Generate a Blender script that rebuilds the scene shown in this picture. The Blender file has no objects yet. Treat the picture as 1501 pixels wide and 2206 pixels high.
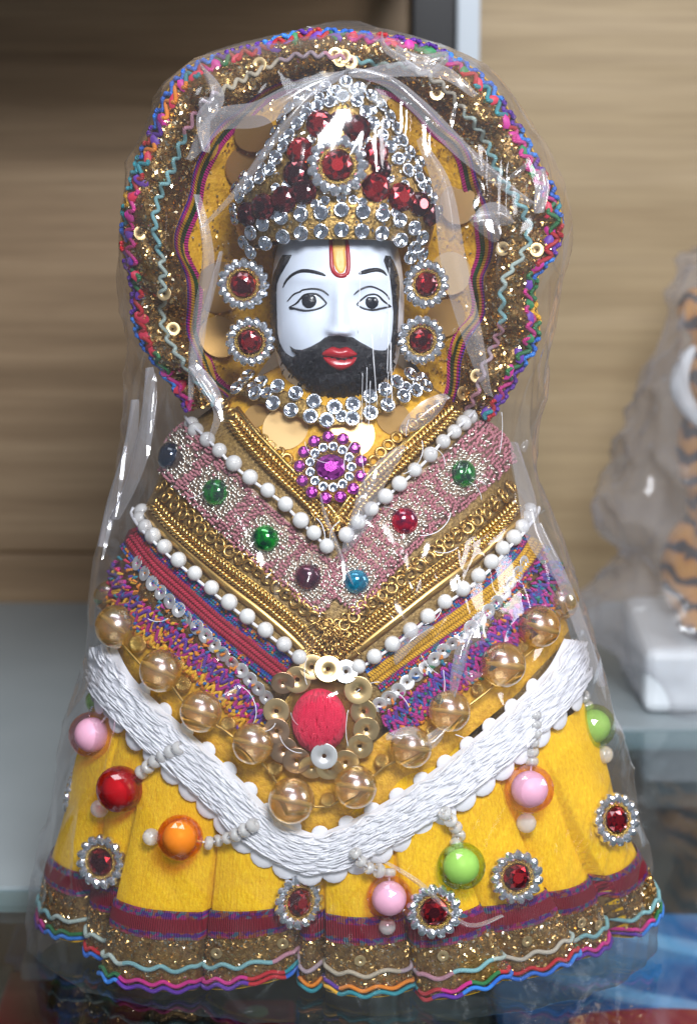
import bpy, bmesh, math, random
from mathutils import Vector, Matrix, noise as mnoise
from mathutils.bvhtree import BVHTree
from mathutils.geometry import delaunay_2d_cdt
random.seed(7)
PI = math.pi
sc = bpy.context.scene
COL = sc.collection

# ------------------------------------------------------------------ camera
PITCH = math.radians(14); DIST = 0.55; SPX = 0.105e-3; ZC = 0.1024
FWD = Vector((0, math.cos(PITCH), -math.sin(PITCH)))
UPV = Vector((0, math.sin(PITCH), math.cos(PITCH)))
RGT = Vector((1, 0, 0))
CAM = Vector((0, 0, ZC)) - FWD * DIST
cam = bpy.data.cameras.new('camera')
cam.sensor_fit = 'VERTICAL'; cam.sensor_height = 24.0; cam.sensor_width = 24.0
cam.lens = 12.0 / (1103 * SPX / DIST)
cam.clip_start = 0.02; cam.clip_end = 50
cam.dof.use_dof = True; cam.dof.focus_distance = 0.524; cam.dof.aperture_fstop = 11.5
camo = bpy.data.objects.new('camera', cam); COL.objects.link(camo)
camo.matrix_world = Matrix.Translation(CAM) @ Matrix((RGT, UPV, -FWD)).transposed().to_4x4()
sc.camera = camo

# ------------------------------------------------------------------ world, lamps, exposure
w = bpy.data.worlds.new('World'); sc.world = w; w.use_nodes = True
w.node_tree.nodes['Background'].inputs[0].default_value = (0.72, 0.82, 1.0, 1)
w.node_tree.nodes['Background'].inputs[1].default_value = 0.16
def area(name, loc, target, sx, sy, power, col):
    l = bpy.data.lights.new(name, 'AREA'); l.shape = 'RECTANGLE'; l.size = sx; l.size_y = sy
    l.energy = power; l.color = col
    o = bpy.data.objects.new(name, l); COL.objects.link(o)
    o.location = loc
    o.rotation_euler = (Vector(target) - Vector(loc)).to_track_quat('-Z', 'Y').to_euler()
    return o
area('lamp_key', (0.07, -0.48, 0.42), (0, 0, 0.10), 0.15, 0.12, 4.0, (0.93, 0.96, 1.0))
area('lamp_ceiling', (-0.10, -0.22, 0.85), (0, 0.0, 0.08), 0.60, 0.20, 2.6, (0.90, 0.95, 1.0))
area('lamp_side', (0.60, -0.16, 0.36), (0.0, 0.05, 0.05), 0.18, 0.26, 1.7, (0.98, 0.97, 1.0))
sc.view_settings.view_transform = 'Standard'; sc.view_settings.look = 'None'
sc.view_settings.exposure = 0.20; sc.view_settings.gamma = 1.0
sc.cycles.use_denoising = True
sc.cycles.max_bounces = 14; sc.cycles.transparent_max_bounces = 24
sc.cycles.transmission_bounces = 10; sc.cycles.glossy_bounces = 5; sc.cycles.diffuse_bounces = 3
sc.cycles.sample_clamp_indirect = 4.0

# ------------------------------------------------------------------ pixel helpers (layout of the photograph, 1501 x 2206)
def ray(u, v):
    return (FWD + RGT * ((u - 750.5) * SPX / DIST) - UPV * ((v - 1103) * SPX / DIST)).normalized()
def P(u, v, y=0.0):
    d = ray(u, v); return CAM + d * ((y - CAM.y) / d.y)
def PZ(u, v, z=0.0):
    d = ray(u, v); return CAM + d * ((z - CAM.z) / d.z)
def proj(p):
    d = p - CAM; k = d.dot(FWD)
    return 750.5 + d.dot(RGT) / k * DIST / SPX, 1103 - d.dot(UPV) / k * DIST / SPX
def pxm(p):
    return (p - CAM).dot(FWD) * SPX / DIST

# ------------------------------------------------------------------ materials
def setin(b, **kw):
    for k, v in kw.items():
        k = k.replace('_', ' ')
        if k in b.inputs:
            i = b.inputs[k]
            i.default_value = (*v, 1) if isinstance(v, tuple) and len(v) == 3 and i.type == 'RGBA' else v
def mat(name, col=(.8, .8, .8), rough=.5, metal=0., **kw):
    m = bpy.data.materials.new(name); m.use_nodes = True
    b = m.node_tree.nodes['Principled BSDF']
    setin(b, Base_Color=col, Roughness=rough, Metallic=metal, **kw)
    return m
def N(m, t, **kw):
    n = m.node_tree.nodes.new(t)
    for k, v in kw.items(): setattr(n, k, v)
    return n
def L(m, a, b): m.node_tree.links.new(a, b)
def bsdf(m): return m.node_tree.nodes['Principled BSDF']
def coords(m, kind='Object', scale=(1, 1, 1)):
    tc = N(m, 'ShaderNodeTexCoord'); mp = N(m, 'ShaderNodeMapping')
    mp.inputs['Scale'].default_value = scale
    L(m, tc.outputs[kind], mp.inputs[0]); return mp.outputs[0]
def add_bump(m, height, strength=.5, dist=.0005, normal=None):
    bp = N(m, 'ShaderNodeBump'); bp.inputs['Strength'].default_value = strength; bp.inputs['Distance'].default_value = dist
    L(m, height, bp.inputs['Height'])
    if normal: L(m, normal, bp.inputs['Normal'])
    L(m, bp.outputs[0], bsdf(m).inputs['Normal']); return bp.outputs[0]
def noise_tex(m, vec, scale, detail=3, rough=.6):
    n = N(m, 'ShaderNodeTexNoise'); n.inputs['Scale'].default_value = scale
    n.inputs['Detail'].default_value = detail; n.inputs['Roughness'].default_value = rough
    L(m, vec, n.inputs['Vector']); return n.outputs['Fac']
def ramp(m, fac, stops, interp='LINEAR'):
    r = N(m, 'ShaderNodeValToRGB'); r.color_ramp.interpolation = interp
    e = r.color_ramp.elements
    while len(e) < len(stops): e.new(.5)
    for i, (p, c) in enumerate(stops):
        e[i].position = p; e[i].color = (*c, 1)
    L(m, fac, r.inputs[0]); return r.outputs[0]
def vary(m, stops, scale, kind='Object', sc3=(1, 1, 1), interp='LINEAR', detail=3):
    c = coords(m, kind, sc3); f = noise_tex(m, c, scale, detail)
    L(m, ramp(m, f, stops, interp), bsdf(m).inputs['Base Color']); return f
def mixmode(m, a, b, fac, mode='MIX'):
    n = N(m, 'ShaderNodeMix', data_type='RGBA', blend_type=mode)
    for s, val in ((n.inputs[0], fac), (n.inputs[6], a), (n.inputs[7], b)):
        if hasattr(val, 'is_linked') or hasattr(val, 'links'): L(m, val, s)
        else: s.default_value = val if isinstance(val, float) else (*val, 1)
    return n.outputs[2]
def wave(m, vec, scale, direction='X', profile='SIN', dist=0., dscale=1.):
    n = N(m, 'ShaderNodeTexWave', wave_type='BANDS', bands_direction=direction, wave_profile=profile)
    n.inputs['Scale'].default_value = scale; n.inputs['Distortion'].default_value = dist; n.inputs['Detail Scale'].default_value = dscale
    L(m, vec, n.inputs['Vector']); return n.outputs['Fac']

M = {}
# woven threads on cords: colours run along the cord (UV u = centimetres along it)
def cord_mat(name, cols, freq=.11, rough=.45):
    m = mat(name, rough=rough, Sheen_Weight=.05)
    c = coords(m, 'UV', (freq, 0.0, 1)); f = noise_tex(m, c, 1.0, 1, .4)
    n = len(cols); L(m, ramp(m, f, [(.28 + .44 * i / n, k) for i, k in enumerate(cols)], 'CONSTANT'), bsdf(m).inputs['Base Color'])
    c2 = coords(m, 'UV', (22, 1.0, 1)); mp = wave(m, c2, 1.0, 'DIAGONAL'); add_bump(m, mp, .6, .0003)
    return m
RED, ORA, YEL, GRN, TEAL, BLU, PUR, MAG = (.45, .012, .02), (.75, .22, .01), (.80, .42, .01), (.02, .16, .05), (.02, .25, .30), (.02, .13, .55), (.10, .02, .30), (.55, .02, .22)
M['cord_outer'] = cord_mat('cord_outer', [YEL, GRN, BLU, (.03, .2, .65), PUR, RED, BLU, TEAL, YEL])
M['cord_inner'] = cord_mat('cord_inner', [ORA, PUR, RED, GRN, MAG, RED, TEAL, ORA, PUR])
M['cord_pale'] = cord_mat('cord_pale', [(.42, .22, .30), (.46, .42, .34), (.36, .44, .40), (.18, .38, .40), (.46, .22, .28), (.40, .30, .34), (.44, .38, .28)])
def gold_mat(name, c1, c2, rough=.32, scale=900, metal=1.0):
    m = mat(name, c1, rough, metal)
    f = vary(m, [(.3, c2), (.7, c1)], scale); add_bump(m, f, .7, .0004); return m
M['glitter_base'] = gold_mat('glitter_base', (.33, .195, .06), (.10, .05, .016), .40, 800, .6)
M['flake'] = mat('flake', (.78, .52, .20), .22, 1.0)
M['flake_pale'] = mat('flake_pale', (.85, .74, .52), .16, 1.0)
M['flake_brown'] = mat('flake_brown', (.58, .36, .13), .3, 1.0)
M['gold'] = gold_mat('gold', (.80, .55, .18), (.66, .42, .11), .27, 400)
M['gold_dark'] = gold_mat('gold_dark', (.50, .31, .08), (.30, .17, .04), .36, 1200)
M['crown_net'] = gold_mat('crown_net', (.50, .33, .11), (.18, .10, .03), .4, 1300)
M['bodice_net'] = gold_mat('bodice_net', (.42, .27, .09), (.17, .10, .03), .45, 1500, .4)
M['gold_thread'] = mat('gold_thread', (.60, .38, .12), .34, 1.0)
M['silver'] = mat('silver', (.80, .83, .88), .14, 1.0)
M['stone_clear'] = mat('stone_clear', (.76, .81, .89), .08, 1.0)
M['petal_clear'] = mat('petal_clear', (.86, .88, .92), .09, .93)
def gem_mat(name, c, dark):
    m = mat(name, c, .12, .75, Coat_Weight=1.0, Coat_Roughness=.03)
    g = N(m, 'ShaderNodeNewGeometry'); wn = N(m, 'ShaderNodeTexWhiteNoise', noise_dimensions='3D')
    L(m, g.outputs['True Normal'], wn.inputs['Vector'])
    L(m, ramp(m, wn.outputs['Value'], [(0, dark), (.45, tuple(x * 2 for x in dark)), (.8, c), (1, tuple(min(1, x * 1.6 + .02) for x in c))]), bsdf(m).inputs['Base Color'])
    return m
M['gem_red'] = gem_mat('gem_red', (.38, .006, .012), (.05, .003, .006))
M['gem_dark_red'] = gem_mat('gem_dark_red', (.15, .005, .010), (.02, .002, .005))
M['gem_purple'] = gem_mat('gem_purple', (.42, .06, .36), (.16, .02, .16))
def cab_mat(name, c, d):
    m = mat(name, c, .16, .55, Coat_Weight=1.0, Coat_Roughness=.02)
    f = vary(m, [(.42, d), (.60, c)], 1.3, 'Object'); return m  # bright and shaded side of each stone put into its colour
M['cab_green'] = cab_mat('cab_green', (.01, .30, .03), (.01, .05, .03))
M['cab_red'] = cab_mat('cab_red', (.55, .02, .05), (.12, .02, .05))
M['cab_purple'] = cab_mat('cab_purple', (.13, .01, .04), (.05, .01, .03))
M['cab_blue'] = cab_mat('cab_blue', (.01, .30, .48), (.01, .12, .22))
M['cab_navy'] = cab_mat('cab_navy', (.01, .03, .07), (.01, .015, .03))
M['pearl'] = mat('pearl', (.56, .55, .54), .24, 0, Coat_Weight=.5, Subsurface_Weight=.15, Subsurface_Radius=(.002, .002, .002))
M['thread_white'] = mat('thread_white', (.78, .78, .82), .42, 0, Sheen_Weight=.2)
M['lace'] = mat('lace', (.76, .76, .80), .5, 0, Subsurface_Weight=.2, Subsurface_Radius=(.001, .001, .001))
m = M['lace']; add_bump(m, wave(m, coords(m, 'UV', (9, 3, 1)), 1.0, 'DIAGONAL', dist=3.0), .35, .0003)
M['lace_base'] = mat('lace_base', (.70, .70, .74), .7)
M['porcelain'] = mat('porcelain', (.69, .75, .86), .36, 0, Subsurface_Weight=.25, Subsurface_Radius=(.003, .003, .003), Coat_Weight=.12, Specular_IOR_Level=.35)
def paint(name, c, rough=.35, scale=1500, s=.3):
    m = mat(name, c, rough); add_bump(m, noise_tex(m, coords(m), scale), s, .0003); return m
M['paint_black'] = paint('paint_black', (.012, .012, .016))
M['paint_eye'] = paint('paint_eye', (.010, .012, .018), .22)
M['paint_red'] = paint('paint_red', (.36, .010, .018), .25, 600, .15)
M['paint_yellow'] = paint('paint_yellow', (.72, .42, .08), .4, 900, .5)
m = mat('beard', (.010, .010, .014), .22); M['beard'] = m
c = coords(m, 'Object', (900, 200, 200)); c2 = coords(m, 'Object', (1, 1, .35))
add_bump(m, noise_tex(m, c2, 900, 4, .7), 1.0, .0011)
m = mat('velvet', (.90, .48, .004), .72, 0, Sheen_Weight=.12, Sheen_Roughness=.4, Sheen_Tint=(1, .7, .1), Specular_IOR_Level=.2); M['velvet'] = m
f1 = wave(m, coords(m, 'UV', (1, 1, 1)), 3.6, 'X', dist=2.6, dscale=1.5)
f2 = noise_tex(m, coords(m, 'Object', (1, 1, .5)), 1500, 3, .75); f3 = noise_tex(m, coords(m), 120, 3, .6)
cA = ramp(m, f2, [(.3, (.80, .41, .004)), (.58, (.94, .57, .008)), (.78, (.98, .74, .05))])
L(m, mixmode(m, cA, ramp(m, f3, [(.3, (.90, .86, .80)), (.7, (1, 1, 1))]), .8, 'MULTIPLY'), bsdf(m).inputs['Base Color'])
mx = N(m, 'ShaderNodeMath', operation='MULTIPLY_ADD'); L(m, f1, mx.inputs[0]); mx.inputs[1].default_value = .11; L(m, f2, mx.inputs[2])
add_bump(m, mx.outputs[0], .6, .0006)
m = mat('yellow_cloth', (.66, .33, .015), .6, 0, Sheen_Weight=.1, Sheen_Tint=(1, .8, .3)); M['yellow_cloth'] = m
f = vary(m, [(.3, (.55, .26, .01)), (.7, (.76, .42, .02))], 900); add_bump(m, f, .8, .0006)
M['disc_gold'] = mat('disc_gold', (.86, .57, .25), .40, .7)
M['disc_bronze_shaded'] = mat('disc_bronze_shaded', (.56, .33, .11), .40, .8)  # bronze tone darkened to put the hood's shadow into the discs
M['sequin_silver'] = mat('sequin_silver', (.84, .83, .82), .40, .8)
M['sequin_gold'] = mat('sequin_gold', (.80, .58, .29), .36, .95)
M['sequin_rose'] = mat('sequin_rose', (.62, .40, .25), .38, 1.0)
def thread_mat(name, c, rough=.5):
    m = mat(name, c, rough, 0, Sheen_Weight=.05)
    add_bump(m, wave(m, coords(m, 'UV', (18, 2, 1)), 1.0, 'DIAGONAL', dist=1), .7, .0003); return m
for k, c in dict(t_red=(.55, .02, .06), t_orange=(.80, .25, .015), t_yellow=(.85, .46, .012), t_mag=(.50, .02, .25), t_purple=(.12, .03, .32), t_blue=(.02, .14, .45), t_teal=(.02, .22, .28), t_green=(.02, .18, .06), t_pink=(.58, .22, .26), t_crim=(.70, .02, .07)).items():
    M[k] = thread_mat(k, c)
M['stitch_silver'] = mat('stitch_silver', (.92, .87, .77), .24, .9)
M['brocade_base'] = gold_mat('brocade_base', (.45, .34, .26), (.25, .15, .13), .5, 1500)
def woven(name, stops, freq=30., flecks=None, fl=.5, metal=0., rough=.5):
    m = mat(name, rough=rough, metal=metal, Specular_IOR_Level=.3)
    tc = N(m, 'ShaderNodeTexCoord'); sx = N(m, 'ShaderNodeSeparateXYZ'); L(m, tc.outputs['UV'], sx.inputs[0])
    col = ramp(m, sx.outputs[1], stops, 'CONSTANT')
    if flecks:
        c = coords(m, 'UV', (9, 9, 1)); vo = N(m, 'ShaderNodeTexVoronoi'); vo.inputs['Scale'].default_value = 1.0
        L(m, c, vo.inputs['Vector']); sp = N(m, 'ShaderNodeSeparateColor'); L(m, vo.outputs['Color'], sp.inputs[0])
        fc = ramp(m, sp.outputs[0], [(i / len(flecks), k) for i, k in enumerate(flecks)], 'CONSTANT')
        mk_ = ramp(m, sx.outputs[1], [(0, (fl,) * 3), (.27, (0,) * 3), (.73, (fl,) * 3)], 'CONSTANT')
        col = mixmode(m, col, fc, mk_)
    L(m, col, bsdf(m).inputs['Base Color'])
    add_bump(m, wave(m, coords(m, 'UV', (freq, 2.5, 1)), .5, 'X', dist=.6), .9, .0006)
    return m
M['ribbon_red'] = woven('ribbon_red', [(0, BLU), (.14, PUR), (.27, (.50, .03, .05)), (.73, PUR), (.88, TEAL)], 12, [BLU, TEAL, MAG, PUR, ORA, BLU], .85)
M['ribbon_yellow'] = woven('ribbon_yellow', [(0, TEAL), (.14, BLU), (.27, (.78, .46, .05)), (.73, MAG), (.88, PUR)], 14, [TEAL, BLU, MAG, RED, PUR], .7)
M['hem_ribbon'] = woven('hem_ribbon', [(0, (.45, .12, .01)), (.10, (.09, .01, .13)), (.24, (.26, .008, .025)), (.80, (.07, .01, .15)), (.93, (.40, .08, .02))], 11, [(.45, .14, .02), MAG, TEAL, PUR, PUR, (.25, .01, .03)], .55)
M['hood_ribbon'] = woven('hood_ribbon', [(0, MAG), (.22, (.02, .09, .02)), (.5, YEL), (.7, MAG), (.86, PUR)], 9)
def clear_mat(name, tint, edge, rough=.03, gl=1.0, film=None, ior=1.45):
    """thin clear plastic: tinted see-through plus surface shine"""
    m = bpy.data.materials.new(name); m.use_nodes = True; nt = m.node_tree
    nt.nodes.remove(nt.nodes['Principled BSDF']); out = nt.nodes['Material Output']
    tr = N(m, 'ShaderNodeBsdfTransparent'); g = N(m, 'ShaderNodeBsdfGlossy'); g.inputs['Roughness'].default_value = rough
    g.inputs['Color'].default_value = (gl, gl, gl, 1)
    lw = N(m, 'ShaderNodeLayerWeight'); lw.inputs['Blend'].default_value = .45
    L(m, ramp(m, lw.outputs['Facing'], [(.1, tint), (.95, edge)]), tr.inputs['Color'])
    fc = N(m, 'ShaderNodeLayerWeight'); fc.inputs['Blend'].default_value = .5
    p5 = N(m, 'ShaderNodeMath', operation='POWER'); L(m, fc.outputs['Facing'], p5.inputs[0]); p5.inputs[1].default_value = 4.0
    f0 = ((ior - 1) / (ior + 1)) ** 2
    fr = N(m, 'ShaderNodeMath', operation='MULTIPLY_ADD'); L(m, p5.outputs[0], fr.inputs[0]); fr.inputs[1].default_value = .75 - f0; fr.inputs[2].default_value = f0
    mx = N(m, 'ShaderNodeMixShader'); L(m, fr.outputs[0], mx.inputs[0]); L(m, tr.outputs[0], mx.inputs[1]); L(m, g.outputs[0], mx.inputs[2])
    L(m, mx.outputs[0], out.inputs['Surface']); m['mix'] = mx.name; return m
M['amber'] = mat('amber', (1.0, .76, .36), .03, 0, Transmission_Weight=.95, IOR=1.42, Coat_Weight=1.0, Coat_Roughness=.02, Thin_Film_Thickness=340., Thin_Film_IOR=1.5)
m = M['amber']; nt = m.node_tree; out = nt.nodes['Material Output']; gl = N(m, 'ShaderNodeBsdfGlossy'); gl.inputs['Roughness'].default_value = .26
lw = N(m, 'ShaderNodeLayerWeight'); lw.inputs['Blend'].default_value = .5
L(m, ramp(m, lw.outputs['Facing'], [(0, (1, .92, .95)), (.10, (.95, .78, .95)), (.22, (.85, .95, .75)), (.4, (1, .82, .42)), (.9, (.62, .38, .12))]), gl.inputs['Color'])
mx = N(m, 'ShaderNodeMixShader'); mx.inputs[0].default_value = .15; L(m, bsdf(m).outputs[0], mx.inputs[1]); L(m, gl.outputs[0], mx.inputs[2]); L(m, mx.outputs[0], out.inputs['Surface'])
M['amber_core'] = mat('amber_core', (.72, .50, .22), .3, .2)
for k, t, e in (('pink', (.98, .80, .84), (.92, .55, .58)), ('red', (.80, .16, .20), (.55, .05, .07)), ('orange', (.97, .66, .28), (.88, .44, .12)), ('green', (.78, .92, .56), (.45, .68, .24))):
    M['candy_' + k] = clear_mat('candy_' + k, t, e, .03, 1.0, ior=1.75)
for k, c in (('pink', (.80, .62, .76)), ('red', (.62, .12, .16)), ('orange', (.86, .50, .14)), ('green', (.50, .66, .34))):
    M['core_' + k] = mat('core_' + k, c, .45)
M['seed'] = mat('seed', (.95, .93, .90), .10, 0, Transmission_Weight=.60, IOR=1.4, Coat_Weight=.6, Subsurface_Weight=.2, Subsurface_Radius=(.002, .002, .002))

# ------------------------------------------------------------------ object helpers
WM = {}
def mk(name, me, material=None, parent=None, mw=None):
    o = bpy.data.objects.new(name, me); COL.objects.link(o)
    if me and material is not None and len(me.materials) == 0:
        for x in (material if isinstance(material, (list, tuple)) else [material]): me.materials.append(x)
    mw = mw or Matrix.Identity(4); WM[o.name] = mw
    if parent:
        o.parent = parent; o.matrix_parent_inverse = WM[parent.name].inverted()
    o.matrix_basis = mw
    return o
def meshdata(name, vs, fs, uv=None, smooth=True):
    me = bpy.data.meshes.new(name); me.from_pydata([tuple(v) for v in vs], [], fs)
    if uv:
        ul = me.uv_layers.new(name='UVMap'); dat = []
        for p in me.polygons:
            for vi in p.vertices: dat += uv[vi]
        ul.data.foreach_set('uv', dat)
    if smooth: me.polygons.foreach_set('use_smooth', [True] * len(me.polygons))
    me.update(); return me
def tag(o, label=None, cat=None, group=None, kind=None):
    if label: o['label'] = label
    if cat: o['category'] = cat
    if group: o['group'] = group
    if kind: o['kind'] = kind
    return o
def frame(p, n, r=1.0, spin=0.0, flat=1.0):
    n = n.normalized(); x = RGT - n * n.dot(RGT)
    x = x.normalized() if x.length > .05 else Vector((0, 0, 1)).cross(n).normalized()
    y = n.cross(x); R = Matrix((x, y, n)).transposed().to_4x4()
    return Matrix.Translation(p) @ R @ Matrix.Rotation(spin, 4, 'Z') @ Matrix.Diagonal((r, r, r * flat, 1))
class Surf:
    def __init__(s, vs, fs):
        s.t = BVHTree.FromPolygons([tuple(v) for v in vs], fs)
    def hit(s, u, v):
        d = ray(u, v); p, n, i, ds = s.t.ray_cast(CAM, d)
        if p is None:
            q = CAM + d * ((-CAM.y) / d.y); p, n, i, ds = s.t.find_nearest(q)
        if n.dot(d) > 0: n = -n
        return p, n
def smooth_path(pts, step=6.0, closed=False):
    pts = [Vector((a, b)) for a, b in pts]; out = []; n = len(pts)
    for i in range(n if closed else n - 1):
        if closed: a, b, c_, d = pts[i - 1], pts[i], pts[(i + 1) % n], pts[(i + 2) % n]
        else: a, b, c_, d = pts[max(i - 1, 0)], pts[i], pts[i + 1], pts[min(i + 2, n - 1)]
        k = max(2, int((c_ - b).length / 3))
        for j in range(k):
            t = j / k
            out.append(.5 * ((2 * b) + (c_ - a) * t + (2 * a - 5 * b + 4 * c_ - d) * t * t + (3 * b - a - 3 * c_ + d) * t ** 3))
    out.append(pts[0] if closed else pts[-1])
    return resample(out, step)
def resample(pts, step):
    L_ = [0]
    for a, b in zip(pts, pts[1:]): L_.append(L_[-1] + (b - a).length)
    n = max(2, int(round(L_[-1] / step))); out = []; j = 0
    for i in range(n + 1):
        s = L_[-1] * i / n
        while j < len(L_) - 2 and L_[j + 1] < s: j += 1
        t = (s - L_[j]) / max(1e-9, L_[j + 1] - L_[j]); out.append(pts[j].lerp(pts[j + 1], t))
    return out
def norms2(pts):
    o = []
    for i in range(len(pts)):
        d = (pts[min(i + 1, len(pts) - 1)] - pts[max(i - 1, 0)]); d = d.normalized() if d.length > 0 else Vector((1, 0))
        o.append(Vector((-d.y, d.x)))
    return o
def grid_faces(n, m_, closed=False):
    f = []
    for i in range(n - 1):
        for j in range(m_ if closed else m_ - 1):
            k = (j + 1) % m_; f.append((i * m_ + j, i * m_ + k, (i + 1) * m_ + k, (i + 1) * m_ + j))
    return f
def ribbon(name, path, width, surf, h, material, parent, ns=9, step=8, taper=None, base=.0002, prof=None, raw=False):
    pts = path if raw else smooth_path(path, step); nr = norms2(pts); vs = []; uv = []; s = 0; prev = None
    for i, (p, n) in enumerate(zip(pts, nr)):
        wd = width * (taper(i / (len(pts) - 1)) if taper else 1)
        for j in range(ns):
            t = j / (ns - 1); q = p + n * (t - .5) * wd; hp, hn = surf.hit(q.x, q.y)
            hh = base + h * (prof(t) if prof else (1 - (2 * t - 1) ** 4) ** .5)
            vs.append(hp + hn * hh)
            if j == ns // 2:
                if prev: s += (hp - prev).length * 100
                prev = hp
            uv.append((s, t))
    return mk(name, meshdata(name, vs, grid_faces(len(pts), ns), uv), material, parent)
def tube_data(pts, r, ns=8, cap=True):
    vs = []; uv = []; s = 0; n = len(pts); ref = None
    for i, p in enumerate(pts):
        t = pts[min(i + 1, n - 1)] - pts[max(i - 1, 0)]; t = t.normalized() if t.length > 1e-9 else Vector((1, 0, 0))
        if ref is None: ref = t.orthogonal().normalized()
        ref = (ref - t * ref.dot(t)); ref = ref.normalized() if ref.length > 1e-6 else t.orthogonal().normalized()
        b = t.cross(ref); rr = r[i] if isinstance(r, list) else r
        if i: s += (p - pts[i - 1]).length * 100
        for j in range(ns):
            a = 2 * PI * j / ns; vs.append(p + (ref * math.cos(a) + b * math.sin(a)) * rr); uv.append((s, j / ns))
    f = grid_faces(n, ns, True)
    if cap: f += [tuple(range(ns))[::-1], tuple(range((n - 1) * ns, n * ns))]
    return vs, f, uv
def tube(name, pts, r, material, parent, ns=8):
    v, f, uv = tube_data(pts, r, ns); return mk(name, meshdata(name, v, f, uv), material, parent)
def surf_pts(px, surf, lift):
    out = []
    for q in px:
        p, n = surf.hit(q[0], q[1]); out.append(p + n * lift)
    return out
class Join:
    def __init__(s): s.v = []; s.f = []; s.uv = []
    def add(s, v, f, uv=None):
        k = len(s.v); s.v += v; s.f += [tuple(i + k for i in q) for q in f]; s.uv += uv or [(0, 0)] * len(v)
    def obj(s, name, material, parent, kind=None, smooth=True):
        o = mk(name, meshdata(name, s.v, s.f, s.uv, smooth), material, parent)
        if kind: o['kind'] = kind
        return o
def inside(p, poly):
    c = False; j = len(poly) - 1
    for i in range(len(poly)):
        a, b = poly[i], poly[j]
        if (a[1] > p[1]) != (b[1] > p[1]) and p[0] < (b[0] - a[0]) * (p[1] - a[1]) / (b[1] - a[1]) + a[0]: c = not c
        j = i
    return c
def bdist(p, poly):
    best = 1e9; px_, py_ = p
    for i in range(len(poly)):
        ax, ay = poly[i - 1]; bx, by = poly[i]; dx, dy = bx - ax, by - ay; q = dx * dx + dy * dy
        t = 0 if q == 0 else max(0, min(1, ((px_ - ax) * dx + (py_ - ay) * dy) / q))
        e = (px_ - ax - t * dx) ** 2 + (py_ - ay - t * dy) ** 2
        if e < best: best = e
    return best ** .5
def patch(name, poly, surf, h, edge, material, parent, step=3.0, hfun=None, smoothp=True):
    """a thin raised piece lying on a surface, with a rounded rim"""
    bp = smooth_path(poly, step, True)[:-1] if smoothp else [Vector(p) for p in poly]
    pl = [(p.x, p.y) for p in bp]; n = len(pl); pts = [Vector(p) for p in pl]
    x0 = min(p[0] for p in pl); x1 = max(p[0] for p in pl); y0 = min(p[1] for p in pl); y1 = max(p[1] for p in pl)
    y = y0; row = 0; inn = []
    while y < y1:
        x = x0 + (step / 2 if row % 2 else 0)
        while x < x1:
            if inside((x, y), pl) and bdist((x, y), pl) > step * .6: inn.append((x, y))
            x += step
        y += step * .87; row += 1
    pts += [Vector(p) for p in inn]
    r = delaunay_2d_cdt(pts, [], [list(range(n))], 1, 1e-4)
    vs = []
    for p in r[0]:
        hp, hn = surf.hit(p.x, p.y); d = bdist((p.x, p.y), pl); f = min(1, d / edge) ** .5
        hh = h * f + (hfun(p.x, p.y) * min(1, d / edge) if hfun else 0)
        vs.append(hp + hn * (hh + (-.00012 if d < .3 else 0)))
    return mk(name, meshdata(name, vs, [tuple(f) for f in r[2]], [(p.x * .01, p.y * .01) for p in r[0]]), material, parent)
def stroke(name, path, width, surf, h, material, parent, step=2.5, ends=.35):
    pts = smooth_path(path, step)
    tp = lambda t: ends + (1 - ends) * min(1, 5 * t, 5 * (1 - t)) ** .6 if 0 < t < 1 else ends
    return ribbon(name, pts, width, surf, h, material, parent, 5, taper=tp, base=0, raw=True, prof=lambda t: (1 - (2 * t - 1) ** 2) ** .5 - .12)
class Loft:
    """body of elliptic rings; rows (v, left u, right u, front depth) read at the plane y0"""
    def __init__(s, rows, y0=0.0, back=None):
        s.r = []
        for v, ul, ur, b in rows:
            a = P(ul, v, y0); c_ = P(ur, v, y0); s.r.append((a.z, (a.x + c_.x) / 2, (c_.x - a.x) / 2, b))
        s.r.sort(); s.y0 = y0; s.back = back
    def row(s, z):
        r = s.r
        if z <= r[0][0]: return r[0][1:]
        for i in range(len(r) - 1):
            if z <= r[i + 1][0]:
                t = (z - r[i][0]) / (r[i + 1][0] - r[i][0])
                a, b, c_, d = r[max(i - 1, 0)], r[i], r[i + 1], r[min(i + 2, len(r) - 1)]
                o = []
                for k in (1, 2, 3):
                    m0 = (c_[k] - a[k]) / max(1e-9, c_[0] - a[0]) * (c_[0] - b[0]); m1 = (d[k] - b[k]) / max(1e-9, d[0] - b[0]) * (c_[0] - b[0])
                    o.append((2 * t ** 3 - 3 * t * t + 1) * b[k] + (t ** 3 - 2 * t * t + t) * m0 + (-2 * t ** 3 + 3 * t * t) * c_[k] + (t ** 3 - t * t) * m1)
                return tuple(o)
        return r[-1][1:]
    def pt(s, th, z, grow=0.):
        cx, a, b = s.row(z); bb = b if math.cos(th) > 0 else (s.back or b)
        return Vector((cx + (a + grow) * math.sin(th), s.y0 - (bb + grow) * math.cos(th), z))
    def nrm(s, th, z):
        cx, a, b = s.row(z); return Vector((math.sin(th) / a, -math.cos(th) / b, 0)).normalized()
    def mesh(s, nz=120, nt=240, fn=None, cap=True):
        z0, z1 = s.r[0][0], s.r[-1][0]; vs = []; uv = []
        for i in range(nz):
            z = z0 + (z1 - z0) * i / (nz - 1)
            for j in range(nt):
                th = -PI + 2 * PI * j / nt; p = s.pt(th, z)
                if fn: p = fn(p, th, z)
                vs.append(p); uv.append((th * 6, z * 100))
        f = grid_faces(nz, nt, True)
        if cap:
            f += [tuple(range(nt))[::-1], tuple(range((nz - 1) * nt, nz * nt))]
        return vs, f, uv

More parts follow.
